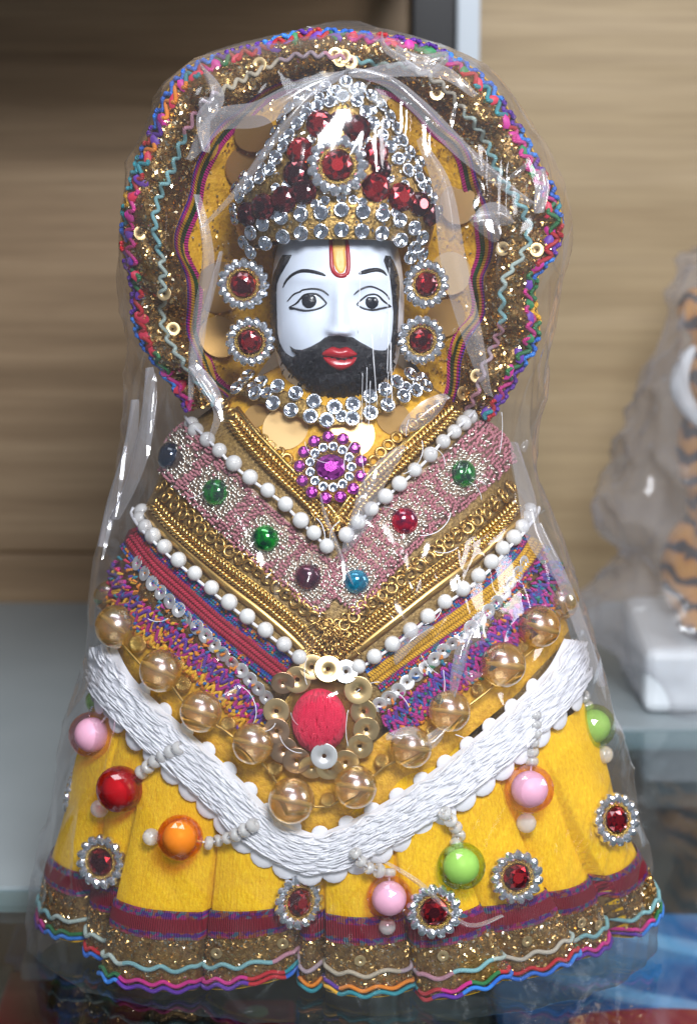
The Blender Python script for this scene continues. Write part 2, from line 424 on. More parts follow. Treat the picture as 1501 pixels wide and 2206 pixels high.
# unit meshes shared by alike pieces -----------------------------------------------------------
def bm_mesh(name, bm, mats, smooth=False):
    me = bpy.data.meshes.new(name); bm.to_mesh(me); bm.free()
    for x in mats: me.materials.append(x)
    if smooth: me.polygons.foreach_set('use_smooth', [True] * len(me.polygons))
    return me
def ring_bm(bm, R, r, n, k, z=0., mi=0, sq=1.0):
    vs = [[bm.verts.new(((R + r * math.cos(2 * PI * j / k)) * math.cos(2 * PI * i / n), (R + r * math.cos(2 * PI * j / k)) * math.sin(2 * PI * i / n), z + sq * r * math.sin(2 * PI * j / k))) for j in range(k)] for i in range(n)]
    for i in range(n):
        for j in range(k):
            f = bm.faces.new((vs[i][j], vs[(i + 1) % n][j], vs[(i + 1) % n][(j + 1) % k], vs[i][(j + 1) % k])); f.material_index = mi; f.smooth = True
def dome_bm(bm, rings, n, mi=0, top=None, smooth=False):
    prev = None
    for q, (r, z) in enumerate(rings):
        cur = [bm.verts.new((r * math.cos(2 * PI * (i + .5 * (q % 2)) / n), r * math.sin(2 * PI * (i + .5 * (q % 2)) / n), z)) for i in range(n)]
        if prev:
            for i in range(n):
                a, b = prev[i], prev[(i + 1) % n]
                if q % 2: t1, t2 = (a, b, cur[i]), (b, cur[(i + 1) % n], cur[i])
                else: t1, t2 = (a, b, cur[(i + 1) % n]), (a, cur[(i + 1) % n], cur[i])
                for t in (t1, t2):
                    f = bm.faces.new(t); f.material_index = mi; f.smooth = smooth
        prev = cur
    if top is not None:
        c_ = bm.verts.new((0, 0, top))
        for i in range(n):
            f = bm.faces.new((prev[i], prev[(i + 1) % n], c_)); f.material_index = mi; f.smooth = smooth
    else:
        f = bm.faces.new(prev); f.material_index = mi
def U_crystal():
    bm = bmesh.new(); ring_bm(bm, .84, .17, 14, 6, .18, 0, 1.3)
    dome_bm(bm, [(.80, .20), (.62, .46), (.30, .34)], 8, 1, .22); return bm_mesh('crystal', bm, [M['silver'], M['stone_clear']])
def U_gem(material, n=10):
    bm = bmesh.new(); dome_bm(bm, [(1, 0), (.92, .26), (.68, .50), (.40, .60)], n, 0); return bm_mesh('gem', bm, [material])
def U_ball(name, material, u=16, v=10, smooth=True):
    bm = bmesh.new(); bmesh.ops.create_uvsphere(bm, u_segments=u, v_segments=v, radius=1); return bm_mesh(name, bm, [material], smooth)
def U_ico(name, material, sub, smooth=False):
    bm = bmesh.new(); bmesh.ops.create_icosphere(bm, subdivisions=sub, radius=1); return bm_mesh(name, bm, [material], smooth)
def U_ring(name, material, R, r, n=16, k=6, sq=1.):
    bm = bmesh.new(); ring_bm(bm, R, r, n, k, 0, 0, sq); return bm_mesh(name, bm, [material], True)
def U_sequin(name, material, hole=.17, n=20):
    bm = bmesh.new(); rr = [(hole, -.02), (hole, .03), (.62, .05), (.95, .09), (1.0, .08), (.97, .05), (.6, .01)]
    vs = [[bm.verts.new((r * math.cos(2 * PI * i / n), r * math.sin(2 * PI * i / n), z)) for r, z in rr] for i in range(n)]
    for i in range(n):
        for j in range(len(rr)):
            k = (j + 1) % len(rr); bm.faces.new((vs[i][j], vs[(i + 1) % n][j], vs[(i + 1) % n][k], vs[i][k]))
    bmesh.ops.recalc_face_normals(bm, faces=bm.faces); return bm_mesh(name, bm, [material], True)
def U_disc(name, material, n=28):
    bm = bmesh.new(); dome_bm(bm, [(1, -.03), (1, .0)], n, 0, .004, False); return bm_mesh(name, bm, [material])
def U_dish():
    bm = bmesh.new(); dome_bm(bm, [(.80, -.05), (.80, .08), (.62, .14), (.55, .10)], 20, 0, .08, True)
    ring_bm(bm, .55, .055, 24, 6, .16); return bm_mesh('flower_brooch', bm, [M['gold']], True)
def U_bar(name, material):      # twisted petal, long in x
    bm = bmesh.new(); bmesh.ops.create_icosphere(bm, subdivisions=2, radius=1); return bm_mesh(name, bm, [material])
def U_seed():
    bm = bmesh.new(); ring_bm(bm, .62, .42, 12, 8, 0, 0, 1.5); return bm_mesh('seed_bead', bm, [M['seed']], True)
U = dict(crystal=U_crystal(), gem=U_gem(M['gem_red']), gemd=U_gem(M['gem_dark_red']), gemp=U_gem(M['gem_purple']),
         pearl=U_ball('pearl', M['pearl'], 18, 12), petal=U_bar('petal', M['petal_clear']), dish=U_dish(), seed=U_seed(),
         loop=U_ring('gold_loop', M['gold_thread'], .72, .26, 14, 6), sq_s=U_sequin('sequin', M['sequin_silver']), sq_g=U_sequin('sequin', M['sequin_gold']),
         sq_r=U_sequin('sequin', M['sequin_rose']), disc_g=U_disc('disc_sequin', M['disc_gold']), disc_b=U_disc('disc_sequin', M['disc_bronze_shaded']),
         amber=U_ball('amber_bead', M['amber'], 32, 20), ambcore=U_ball('bead_hole', M['amber_core'], 10, 8), gball=U_ball('spacer_bead', M['gold'], 16, 10),
         endb=U_ball('end_bead', M['seed'], 14, 10))
for k in ('pink', 'red', 'orange', 'green'):
    U['candy_' + k] = U_ico('candy_bead', M['candy_' + k], 3); U['core_' + k] = U_ball('bead_core', M['core_' + k], 20, 12)
for k in ('green', 'red', 'purple', 'blue', 'navy'):
    bm = bmesh.new(); dome_bm(bm, [(1, -.1), (1, .1), (.9, .40), (.68, .62), (.36, .76)], 20, 0, .80, True); U['cab_' + k] = bm_mesh('cabochon', bm, [M['cab_' + k]])
def flakes(name, sampler, n, size, mats, parent):
    js = [Join() for _ in mats]
    for i in range(n):
        p, nn = sampler(); j = random.choice(js)
        q = (nn + Vector((random.gauss(0, .55), random.gauss(0, .55), random.gauss(0, .55)))).normalized()
        a = q.orthogonal().normalized(); a = Matrix.Rotation(random.random() * 6.3, 3, q) @ a; b = q.cross(a); s = size * random.uniform(.6, 1.3)
        c_ = p + nn * size * random.uniform(.1, .5)
        j.add([c_ + a * s, c_ + b * s * .6, c_ - a * s, c_ - b * s * .6], [(0, 1, 2, 3)])
    return [j.obj(name, m_, parent, 'stuff', False) for j, m_ in zip(js, mats)]

# ------------------------------------------------------------------ the setting
def wood(name, cols, rot=0):
    m = mat(name, cols[1], .5)
    c = coords(m, 'Object', (1.6, 1, 26)); f = noise_tex(m, c, 3.0, 6, .6)
    c2 = coords(m, 'Object', (6, 1, 160)); g = noise_tex(m, c2, 3.0, 3, .6)
    mx = mixmode(m, ramp(m, f, [(.25, cols[0]), (.5, cols[1]), (.78, cols[2])]), ramp(m, g, [(.35, (.66, .63, .60)), (.65, (1, 1, 1))]), .55, 'MULTIPLY')
    L(m, mx, bsdf(m).inputs['Base Color']); return m
def box(name, lo, hi, material, parent=None, bev=.0008, mw=None):
    bm = bmesh.new(); bmesh.ops.create_cube(bm, size=1)
    for v in bm.verts: v.co = Vector([lo[k] + (hi[k] - lo[k]) * (v.co[k] + .5) for k in range(3)])
    if bev: bmesh.ops.bevel(bm, geom=bm.edges[:], offset=bev, segments=2, profile=.5, affect='EDGES')
    return mk(name, bm_mesh(name, bm, [material], False), None, parent, mw)
YW = 0.282
M['wood_dark'] = wood('wood_dark', [(.19, .12, .062), (.31, .208, .118), (.43, .305, .182)])
M['wood_light'] = wood('wood_light', [(.30, .21, .112), (.38, .28, .158), (.44, .33, .20)])
xd = P(960, 60, YW).x - .0055
zs = P(200, 1192, YW).z
tag(box('back_wall', (-.7, YW, zs + .0005), (xd - .006, YW + .012, .62), M['wood_dark']), kind='structure')
tag(box('back_wall', (-.7, YW - .002, -.006), (xd - .006, YW + .012, zs), M['wood_dark']), kind='structure')
tag(box('back_wall', (xd + .0160, YW, -.006), (.8, YW + .012, .62), M['wood_light']), kind='structure')
M['post_black'] = mat('post_black', (.012, .012, .014), .35)
M['post_white'] = mat('post_white', (.52, .57, .62), .3)
t = bpy.data.objects.new('divider_post', None); COL.objects.link(t); t.location = (xd, YW, 0); WM[t.name] = Matrix.Translation(t.location)
tag(t, 'black upright post with a white edge strip between the two wood panels', 'post')
box('post_core', (xd - .006, YW - .012, -.006), (xd + .0085, YW + .01, .62), M['post_black'], t)
box('edge_strip', (xd + .0085, YW - .014, -.006), (xd + .0160, YW + .01, .62), M['post_white'], t)
M['shelf_board'] = wood('shelf_board', [(.2, .13, .07), (.28, .18, .1), (.36, .25, .15)])
tag(box('shadow_shelf', (-.7, .100, .217), (xd - .006, YW, .233), M['shelf_board']), kind='structure')  # unseen board added above the frame to shade the upper left wall
# grey board at the back, glass in front of it
m = mat('grey_board', (.30, .33, .345), .45); M['grey_board'] = m
vary(m, [(.3, (.255, .295, .312)), (.7, (.315, .355, .372))], 9); 
bl, br = .028, .148
poly = [(-.7, YW), (.8, YW), (.8, br), (.05, br), (.0, bl), (-.7, bl)]
def slab(name, poly, z0, z1, material):
    n = len(poly); vs = [Vector((*p, z1)) for p in poly] + [Vector((*p, z0)) for p in poly]
    f = [tuple(range(n))[::-1], tuple(range(n, 2 * n))] + [(i, (i + 1) % n, n + (i + 1) % n, n + i) for i in range(n)]
    me = meshdata(name, vs, f, smooth=False); bm = bmesh.new(); bm.from_mesh(me); bmesh.ops.recalc_face_normals(bm, faces=bm.faces); bm.to_mesh(me); bm.free()
    return mk(name, me, material)
tag(slab('shelf_board', poly, -.007, 0.0, M['grey_board']), kind='structure')
M['glass'] = clear_mat('glass', (.90, .94, .94), (.6, .7, .7), .02, 1.0)
tag(slab('glass_top', [(-.7, bl - .0006), (-.0004, bl - .0006), (.0496, br - .0006), (.8, br - .0006), (.8, -.30), (-.7, -.30)], -.005, -.0008, M['glass']), kind='structure')
M['case_floor'] = mat('case_floor', (.055, .062, .068), .35)
vary(M['case_floor'], [(.35, (.035, .04, .045)), (.7, (.085, .095, .10))], 14)
tag(box('case_floor', (-.7, -.30, -.075), (.8, .34, -.066), M['case_floor']), kind='structure')

# ------------------------------------------------------------------ the doll
doll = bpy.data.objects.new('doll', None); COL.objects.link(doll); WM['doll'] = Matrix.Identity(4)
tag(doll, 'bearded white-faced deity doll with crystal crown and yellow velvet skirt inside the clear bag', 'doll')

ROWS = [(720, 640, 820, .012), (790, 600, 860, .016), (850, 500, 950, .021), (905, 425, 1020, .0245), (950, 372, 1080, .0265), (1050, 335, 1112, .0295), (1100, 308, 1140, .0305),
        (1200, 262, 1185, .0325), (1300, 235, 1212, .0345), (1440, 228, 1235, .0355), (1600, 178, 1290, .0360), (1750, 158, 1318, .0355), (1900, 138, 1345, .0345), (2030, 138, 1347, .0338)]
body = Loft(ROWS, 0.0)
bv, bf, buv = body.mesh(160, 260)
BS = Surf(bv, bf)
zwaist = P(740, 1560, 0).z
keep = Loft([r for r in ROWS if r[0] <= 1440] + [(1500, 250, 1215, .0325), (1620, 240, 1225, .031)], 0.0)
kv, kf, kuv = keep.mesh(120, 200)
bod = mk('bodice', meshdata('bodice', kv, kf, kuv), M['bodice_net'], doll)
patch('chest_cloth', [(590, 790), (540, 830), (490, 880), (600, 985), (715, 1125), (830, 985), (960, 870), (900, 820), (860, 790)], BS, .0005, 20, M['yellow_cloth'], bod, 8)

# skirt ----------------------------------------------------------
ZT = P(740, 1500, 0).z
hemrow = body.row(.004)
def th_of(u, v=2000):
    p = P(u, v, -.02); return math.asin(max(-1, min(1, (p.x - hemrow[0]) / hemrow[1])))
hu = [165, 248, 445, 640, 697, 890, 1065, 1232, 1342]
TB = [-2.2, -1.75] + [th_of(u) for u in hu] + [1.75, 2.2]
LEV = [.4, .65, .1, .8, .5, .0, .5, 1.0, .55, .05, .85, .4]     # how far each pleat stands out
ZOF = [.004, .0034, .0012, .0, .0, .0, .0006, .0, .0008, .0004, .0030, .004]
TIL = [0, 0, -.0004, -.0006, .0048, .0, .0010, .0056, .0044, .0022, .0050, 0]
def pleat(th):
    if th < TB[0] or th >= TB[-1]: return .4, .004
    for i in range(len(TB) - 1):
        if TB[i] <= th < TB[i + 1]:
            t = (th - TB[i]) / (TB[i + 1] - TB[i])
            e = min(1, t / .028, (1 - t) / .028)
            return (LEV[i] + .42 * math.sin(PI * t) ** .7) * (.05 + .95 * e ** .6) - .15 + (.22 * (t - .5) if i > 5 else -.15 * (t - .5)), ZOF[i] + TIL[i] * t
    return .4, .004
def skirt(th, hgt, off=0.):
    k = max(0., min(1., hgt / ZT)); d, zo = pleat(th * (1 + (.50 if th > 0 else .12) * k)); z = hgt + zo * (1 - k) ** 1.5
    A = .0098 * (1 - k) ** 1.1
    wob = .0006 * mnoise.noise(Vector((th * 5, hgt * 60, 3.1))) * (1 - k)
    flare = .0012 * (1 - k)
    return body.pt(th, max(z, .0002), (d * A - .0050 * (1 - k)) + wob + flare + off)
NT, NZ = 1400, 60
vs = []; uv = []
for i in range(NZ):
    h = ZT * i / (NZ - 1)
    for j in range(NT):
        th = -PI + 2 * PI * j / NT; vs.append(skirt(th, h)); uv.append((th * 7, h * 100))
sf = grid_faces(NZ, NT, True)
sk = mk('skirt', meshdata('skirt', vs, sf, uv), M['velvet'], doll)
SS = Surf(vs, sf)
def skirt_strip(name, h0, h1, off, material, nh=6, bulge=.0003, t0=-1.75, t1=1.75, n=1000):
    vs = []; uv = []
    for i in range(n):
        th = t0 + (t1 - t0) * i / (n - 1)
        for j in range(nh):
            t = j / (nh - 1); vs.append(skirt(th, h0 + (h1 - h0) * t, off + bulge * (1 - (2 * t - 1) ** 4))); uv.append((th * 6.9, t))
    return mk(name, meshdata(name, vs, grid_faces(n, nh), uv), material, sk)
HR0, HR1 = .0128, .0196
skirt_strip('hem_ribbon', HR0, HR1, .0006, M['hem_ribbon'])
gb = skirt_strip('glitter_band', .0004, HR0, .0004, M['glitter_base'])
def samp_skirt():
    th = random.uniform(-1.6, 1.6); h = random.uniform(.001, HR0); p = skirt(th, h, .0005)
    return p, body.nrm(th, max(h, .001))
flakes('glitter', samp_skirt, 10500, .00046, [M['flake'], M['flake_pale'], M['flake_brown'], M['flake_brown']], sk)
def skirt_cord(name, h, amp, lam, r, material, ph=0., off=.0012, t0=-1.6, t1=1.6):
    n = 900; pts = []
    for i in range(n):
        th = t0 + (t1 - t0) * i / (n - 1); hh = max(.0005, h + amp * math.sin(th / lam * 2 * PI + ph + 1.2 * mnoise.noise(Vector((th * 7, 1, 4)))) * (.75 + .5 * mnoise.noise(Vector((th * 13, 2, 4)))) + .0006 * mnoise.noise(Vector((th * 9, 1, 1))))
        pts.append(skirt(th, hh, off))
    return tube(name, pts, r, material, sk, 7)
skirt_cord('zigzag_cord', .0062, .00075, .105, .00052, M['cord_pale'], 0)
skirt_cord('zigzag_cord', .0026, .0007, .088, .00048, M['cord_inner'], .0, .0011)
skirt_cord('zigzag_cord', .0013, .0007, .088, .00050, M['cord_outer'], -.4, .0013)
for q in range(9):
    th = [-1.3, -.42, -.2, .05, .62, .95, 1.05, -.9, .3][q]; h = random.uniform(.008, .0115)
    mk('sequin', U['sq_g'], None, sk, frame(skirt(th, h, .0012), body.nrm(th, h), .0013))

# hood ----------------------------------------------------------
HO = [(400, 885), (365, 830), (330, 780), (300, 730), (284, 680), (280, 620), (268, 560), (264, 480), (272, 415), (292, 355), (322, 290), (347, 215), (387, 162), (440, 127), (505, 105), (570, 88), (650, 70), (745, 63), (830, 75), (920, 97), (985, 122), (1050, 167), (1097, 232), (1130, 290), (1160, 350), (1193, 410), (1213, 490), (1196, 550), (1163, 590), (1152, 640), (1160, 705), (1150, 760), (1118, 805), (1090, 850), (1055, 905)]
HI = [(505, 880), (455, 800), (424, 735), (415, 665), (412, 600), (402, 540), (408, 480), (422, 420), (442, 370), (472, 305), (525, 250), (605, 200), (690, 172), (760, 166), (850, 190), (925, 250), (975, 320), (1005, 380), (1035, 450), (1040, 515), (1025, 580), (1020, 650), (1000, 720), (965, 790), (950, 860)]
NS = 420
ho = resample(smooth_path(HO, 3), 1); hi = resample(smooth_path(HI, 3), 1)
def at(pl, s):
    x = max(0, min(1, s)) * (len(pl) - 1); i = min(int(x), len(pl) - 2); return pl[i].lerp(pl[i + 1], x - i)
HC = Vector((727, 560))
def hood(s, t, off=0.):
    o, i = at(ho, s), at(hi, s); o = o + (o - HC).normalized() * 6 * mnoise.noise(Vector((s * 31, 9.4, .3))); i = i + (i - HC).normalized() * 30 * mnoise.noise(Vector((s * 19, 4.4, .3)))
    rough = 2.2 * mnoise.noise(Vector((s * 20, t * 1.6, .3))); r2 = mnoise.noise(Vector((s * 60, t * 3, 5.3)))
    if t < 0:
        k = -t; q = i.lerp(HC + (i - HC) * .42, k); y = .005 + .014 * k + .0016 * rough * (1 - k) + .0012 * r2 * (1 - k)
    elif t <= 1:
        q = i.lerp(o, t); y = .005 * (1 - t) - .0015 * t - .0085 * math.sin(PI * min(1, t * 1.05)) ** .8 + .0050 * rough * math.sin(PI * (.2 + .8 * t)) + .0026 * r2
    else:
        k = t - 1; q = o.lerp(HC + (o - HC) * (.97 - .30 * max(0, k - .4)), min(1, k * 2.5)); y = -.0015 + .055 * k - .012 * k * k + .0016 * rough * max(0, 1 - k)
    return P(q.x, q.y, y - off)
ts = [-1 + i / 16 for i in range(16)] + [i / 22 for i in range(23)] + [1 + .06 * i for i in range(1, 17)]
vs = []; uv = []
for i in range(NS + 1):
    for t in ts: vs.append(hood(i / NS, t)); uv.append((i / NS * 22, t))
hf = grid_faces(NS + 1, len(ts))
b0 = len(vs)
bc = P(HC.x, HC.y, .046); vs.append(bc); uv.append((0, 0))
for i in range(NS): hf.append(((i + 1) * len(ts) - 1, (i + 2) * len(ts) - 1, b0))
hd = mk('hood', meshdata('hood', vs, hf, uv), M['yellow_cloth'], doll)
HS = Surf(vs, hf)
def hood_strip(name, t0, t1, off, material, nt=12, s0=.0, s1=1.):
    vs = []; uv = []; n = 420
    for i in range(n + 1):
        s = s0 + (s1 - s0) * i / n
        for j in range(nt):
            t = j / (nt - 1); vs.append(hood(s, t0 + (t1 - t0) * t, off + .0002 * math.sin(PI * t))); uv.append((s * 22, t))
    return mk(name, meshdata(name, vs, grid_faces(n + 1, nt), uv), material, hd)
hood_strip('hood_ribbon', -.06, .15, .0006, M['hood_ribbon'])
hood_strip('glitter_band', .16, .985, .0004, M['glitter_base'], 20)
def samp_lining():
    s = random.random(); t = random.uniform(-.55, -.05); return hood(s, t, .0006), Vector((random.gauss(0, .3), -1, .2)).normalized()
flakes('glitter', samp_lining, 900, .00036, [M['flake'], M['flake_pale'], M['flake_brown']], hd)
def samp_hood():
    s = random.random(); t = random.uniform(.17, .95); p = hood(s, t, .0006); e = .01
    a = hood(min(1, s + e), t, .0006) - hood(max(0, s - e), t, .0006); b = hood(s, t + .03, .0006) - hood(s, t - .03, .0006)
    n = a.cross(b).normalized(); n = n if n.y < 0 else -n
    return p, n
flakes('glitter', samp_hood, 13000, .00046, [M['flake'], M['flake_pale'], M['flake_brown'], M['flake_brown']], hd)
def hood_cord(name, t, amp, waves, r, material, ph=0., off=.0012, s0=0., s1=1., wander=.03):
    n = 1400; pts = []
    for i in range(n):
        s = s0 + (s1 - s0) * i / (n - 1)
        tt = t + amp * math.sin(s * waves * 2 * PI + ph + 2.6 * mnoise.noise(Vector((s * 16, 1.7, 2)))) + wander * mnoise.noise(Vector((s * 12, 1.3, 7)))
        pts.append(hood(s, min(1.06, tt), off))
    return tube(name, pts, r, material, hd, 7)
hood_cord('zigzag_cord', .50, .04, 62, .00046, M['cord_pale'], 0, .0014, wander=.13)
hood_cord('zigzag_cord', .885, .055, 62, .00050, M['cord_inner'], 0, .0012)
hood_cord('zigzag_cord', .985, .055, 62, .00052, M['cord_outer'], -.5, .0012)
for q in range(14):
    s = random.random(); t = random.uniform(.25, .75); mk('sequin', U['sq_g'], None, hd, frame(hood(s, t, .0014), Vector((random.gauss(0, .25), -1, .2)), .0016))
# petals of coloured thread between the cords
for k in ('t_purple', 't_mag', 't_red', 't_green'):
    bm = bmesh.new(); dome_bm(bm, [(1, -.1), (.8, .3)], 8, 0, .5, True); U[k] = bm_mesh('thread_petal', bm, [M[k]])
for q in range(52):
    s = (q + .5 + random.uniform(-.2, .2)) / 52; p = hood(s, .84, .0006)
    mk('thread_petal', U[random.choice(['t_purple', 't_purple', 't_mag', 't_red', 't_green'])], None, hd, frame(p, Vector((random.gauss(0, .2), -1, .1)), .0015, random.random() * 6) @ Matrix.Diagonal((1.3, .8, .6, 1)))
# big gold discs sewn on the yellow lining
for u, v, r, k in ((470, 620, 56, 'b'), (470, 728, 46, 'b'), (548, 285, 44, 'b'), (520, 360, 44, 'b'), (992, 440, 45, 'g'), (972, 592, 46, 'g'), (962, 690, 44, 'b')):
    p, n = HS.hit(u, v); p = p - FWD * .0012 * 1
    mk('disc_sequin', U['disc_' + k], None, hd, frame(p + n * .0008, (n + Vector((random.gauss(0, .1), -.5, random.gauss(0, .1)))), r * pxm(p), random.random() * 6))

# head ----------------------------------------------------------
hc = P(727, 655, -.003); hrx = 143 * pxm(hc); hrz = 236 * pxm(hc); hry = .0190
def g2(u, v, cu, cv, ru, rv): return math.exp(-((u - cu) / ru) ** 2 - ((v - cv) / rv) ** 2)
def sstep(a, b, x):
    t = max(0, min(1, (x - a) / (b - a))); return t * t * (3 - 2 * t)
vs = []; uv = []; NU, NV = 260, 200
for i in range(NV):
    ph = -PI / 2 + PI * i / (NV - 1)
    for j in range(NU):
        th = 2 * PI * j / NU
        cp, sp = math.cos(ph), math.sin(ph); e = .80
        f = lambda x: math.copysign(abs(x) ** e, x)
        p = hc + Vector((hrx * f(cp) * f(math.sin(th)), -hry * f(cp) * f(math.cos(th)), hrz * math.copysign(abs(sp) ** .92, sp)))
        if math.cos(th) > .05:
            u, v = proj(p); k = sstep(.05, .3, math.cos(th)); d = 0
            nb = sstep(575, 700, v) * (1 - sstep(708, 732, v))
            d += .0030 * nb * math.exp(-((u - 732) / (11 + 9 * sstep(640, 710, v))) ** 2)
            d += .0012 * (g2(u, v, 715, 712, 11, 10) + g2(u, v, 749, 712, 11, 10))
            d -= .0011 * (g2(u, v, 690, 650, 22, 26) + g2(u, v, 776, 650, 22, 26)) + .0006 * (g2(u, v, 655, 652, 40, 24) + g2(u, v, 812, 652, 40, 24))
            d += .0007 * (g2(u, v, 667, 652, 26, 15) + g2(u, v, 802, 652, 26, 15))
            d += .0006 * (g2(u, v, 668, 598, 50, 14) + g2(u, v, 800, 598, 50, 14))
            d += .0005 * (g2(u, v, 640, 722, 34, 34) + g2(u, v, 820, 722, 34, 34))
            d += .0014 * g2(u, v, 731, 768, 50, 30) + .0012 * g2(u, v, 729, 825, 48, 26) - .0006 * g2(u, v, 730, 797, 30, 8)
            p = p + Vector((0, -d * k, 0))
        vs.append(p); uv.append((th, ph))
ff = grid_faces(NV, NU, True)
head = mk('head', meshdata('head', vs, ff, uv), M['porcelain'], doll)
FS = Surf(vs, ff)
FZ = lambda pts: [(560 + x / 4.415, 480 + y / 4.415) for x, y in pts]
patch('eyebrow', FZ([(205, 655), (225, 570), (280, 495), (360, 447), (440, 436), (530, 450), (600, 475), (634, 503), (615, 512), (560, 500), (470, 481), (390, 480), (320, 507), (262, 560), (225, 620)]), FS, .0003, 4, M['paint_black'], head, 2.2)
patch('eyebrow', FZ([(932, 485), (960, 455), (1040, 430), (1120, 425), (1180, 450), (1215, 500), (1237, 562), (1205, 515), (1150, 477), (1080, 472), (1000, 492), (945, 498)]), FS, .0003, 4, M['paint_black'], head, 2.2)
def eye(crease, upper, lower, ic, ir, tail, hl):
    w_ = patch('eye_white', FZ(upper + lower), FS, .00012, 6, M['porcelain'], head, 2.5)
    stroke('eye_crease', FZ(crease), 4.2, FS, .00025, M['paint_black'], w_)
    stroke('eyelid_line', FZ(upper), 4.6, FS, .0004, M['paint_black'], w_)
    stroke('eyelid_line', FZ(lower), 4.6, FS, .0004, M['paint_black'], w_)
    if tail: stroke('eye_corner', FZ(tail), 4.4, FS, .0003, M['paint_black'], w_)
    pts = [(ic[0] + ir * math.cos(a) * .98, max(ic[1] + ir * math.sin(a), ic[1] - ir * .80)) for a in [2 * PI * k / 22 for k in range(22)]]
    patch('iris', FZ(pts), FS, .00045, 5, M['paint_eye'], w_, 2.2)
    hp, hn = FS.hit(*FZ([hl])[0]); mk('eye_glint', U['pearl'], None, w_, frame(hp + hn * .00045, hn, .00022))
eye([(262, 748), (320, 682), (385, 655), (400, 641), (500, 627), (590, 642), (655, 690)], [(285, 800), (345, 768), (385, 725), (420, 687), (480, 674), (545, 682), (600, 725), (637, 766)], [(637, 766), (590, 802), (520, 827), (440, 836), (370, 826), (285, 800)], (468, 742), 76, [(285, 798), (292, 818), (345, 818)], (490, 722))
eye([(890, 686), (950, 637), (1040, 606), (1130, 632), (1200, 682), (1226, 730)], [(918, 775), (970, 727), (1030, 687), (1110, 686), (1170, 742), (1240, 796)], [(1240, 796), (1150, 815), (1070, 830), (980, 814), (918, 775)], (1062, 755), 68, None, (1085, 735))
fm = patch('forehead_mark', FZ([(690, 160), (690, 330), (708, 425), (750, 482), (800, 472), (822, 400), (815, 280), (805, 150)]), FS, .0003, 5, M['paint_yellow'], head, 2.5)
stroke('mark_outline', FZ([(672, 150), (678, 300), (684, 420), (712, 480), (762, 505), (820, 490), (840, 420), (836, 290), (822, 140)]), 10.5, FS, .0007, M['paint_red'], fm, ends=.8)
BEARD = FZ([(310, 300), (272, 380), (218, 470), (167, 580), (162, 700), (167, 900), (172, 1050), (192, 1140), (250, 1238), (310, 1273), (345, 1257), (300, 1217), (272, 1157), (332, 1200), (400, 1205), (480, 1175), (560, 1130), (620, 1085), (740, 1066), (870, 1085), (930, 1115), (1000, 1155), (1090, 1205), (1195, 1208), (1240, 1130), (1255, 1000), (1262, 850), (1250, 700), (1235, 560), (1200, 440), (1170, 360), (1190, 305), (1240, 310), (1300, 430), (1325, 550), (1318, 800), (1305, 1100), (1275, 1280), (1215, 1430), (1110, 1560), (960, 1655), (800, 1695), (640, 1672), (480, 1592), (330, 1470), (225, 1330), (150, 1200), (98, 1000), (90, 800), (105, 600), (150, 430), (215, 300)])
def bh(u, v):
    return .0006 * sstep(740, 790, v) + .0005 * mnoise.noise(Vector((u * .16, v * .07, 0))) * sstep(740, 780, v) + .0004 * mnoise.noise(Vector((u * .3, v * .12, 4)))
beard = patch('beard', BEARD, FS, .0005, 7, M['beard'], head, 3.2, bh, smoothp=False)
# strands of hair carved in the beard
jb = Join()
for q in range(150):
    u = random.uniform(612, 845); v = random.uniform(768, 848)
    if not inside((u, v), BEARD) or (abs(u - 731) < 42 and v < 792): continue
    a = (u - 728) / 130.; ln = random.uniform(8, 15); pts = []
    for k in range(4):
        uu = u + a * ln * .35 * k / 3 + random.uniform(-.8, .8); vv = v + ln * k / 3
        hp, hn = FS.hit(uu, vv); pts.append(hp + hn * (.00055 + bh(uu, vv)))
    jb.add(*tube_data(pts, [.00008, .00022, .0002, .00005], 5))
jb.obj('beard_strands', M['beard'], beard, 'stuff')
patch('lip', FZ([(585, 1242), (640, 1192), (700, 1174), (760, 1188), (820, 1174), (890, 1210), (922, 1250), (855, 1276), (780, 1289), (700, 1278), (620, 1266)]), FS, .0017, 9, M['paint_red'], head, 2.5)
patch('lip', FZ([(600, 1258), (700, 1268), (790, 1276), (870, 1264), (918, 1255), (882, 1330), (812, 1370), (740, 1376), (660, 1340)]), FS, .0020, 11, M['paint_red'], head, 2.5)

# crown ----------------------------------------------------------
crows = [(158, 728, 762, .006), (172, 705, 785, .009), (200, 655, 815, .013), (250, 612, 850, .0175), (300, 585, 876, .0205), (350, 555, 905, .0228), (400, 515, 930, .0245), (450, 505, 940, .0258), (500, 512, 932, .0262), (545, 530, 918, .0258)]
crows = [(v, a, b, d * .60) for v, a, b, d in crows]
cl = Loft(crows, -.0075, .018); cv, cf, cuv = cl.mesh(90, 200)
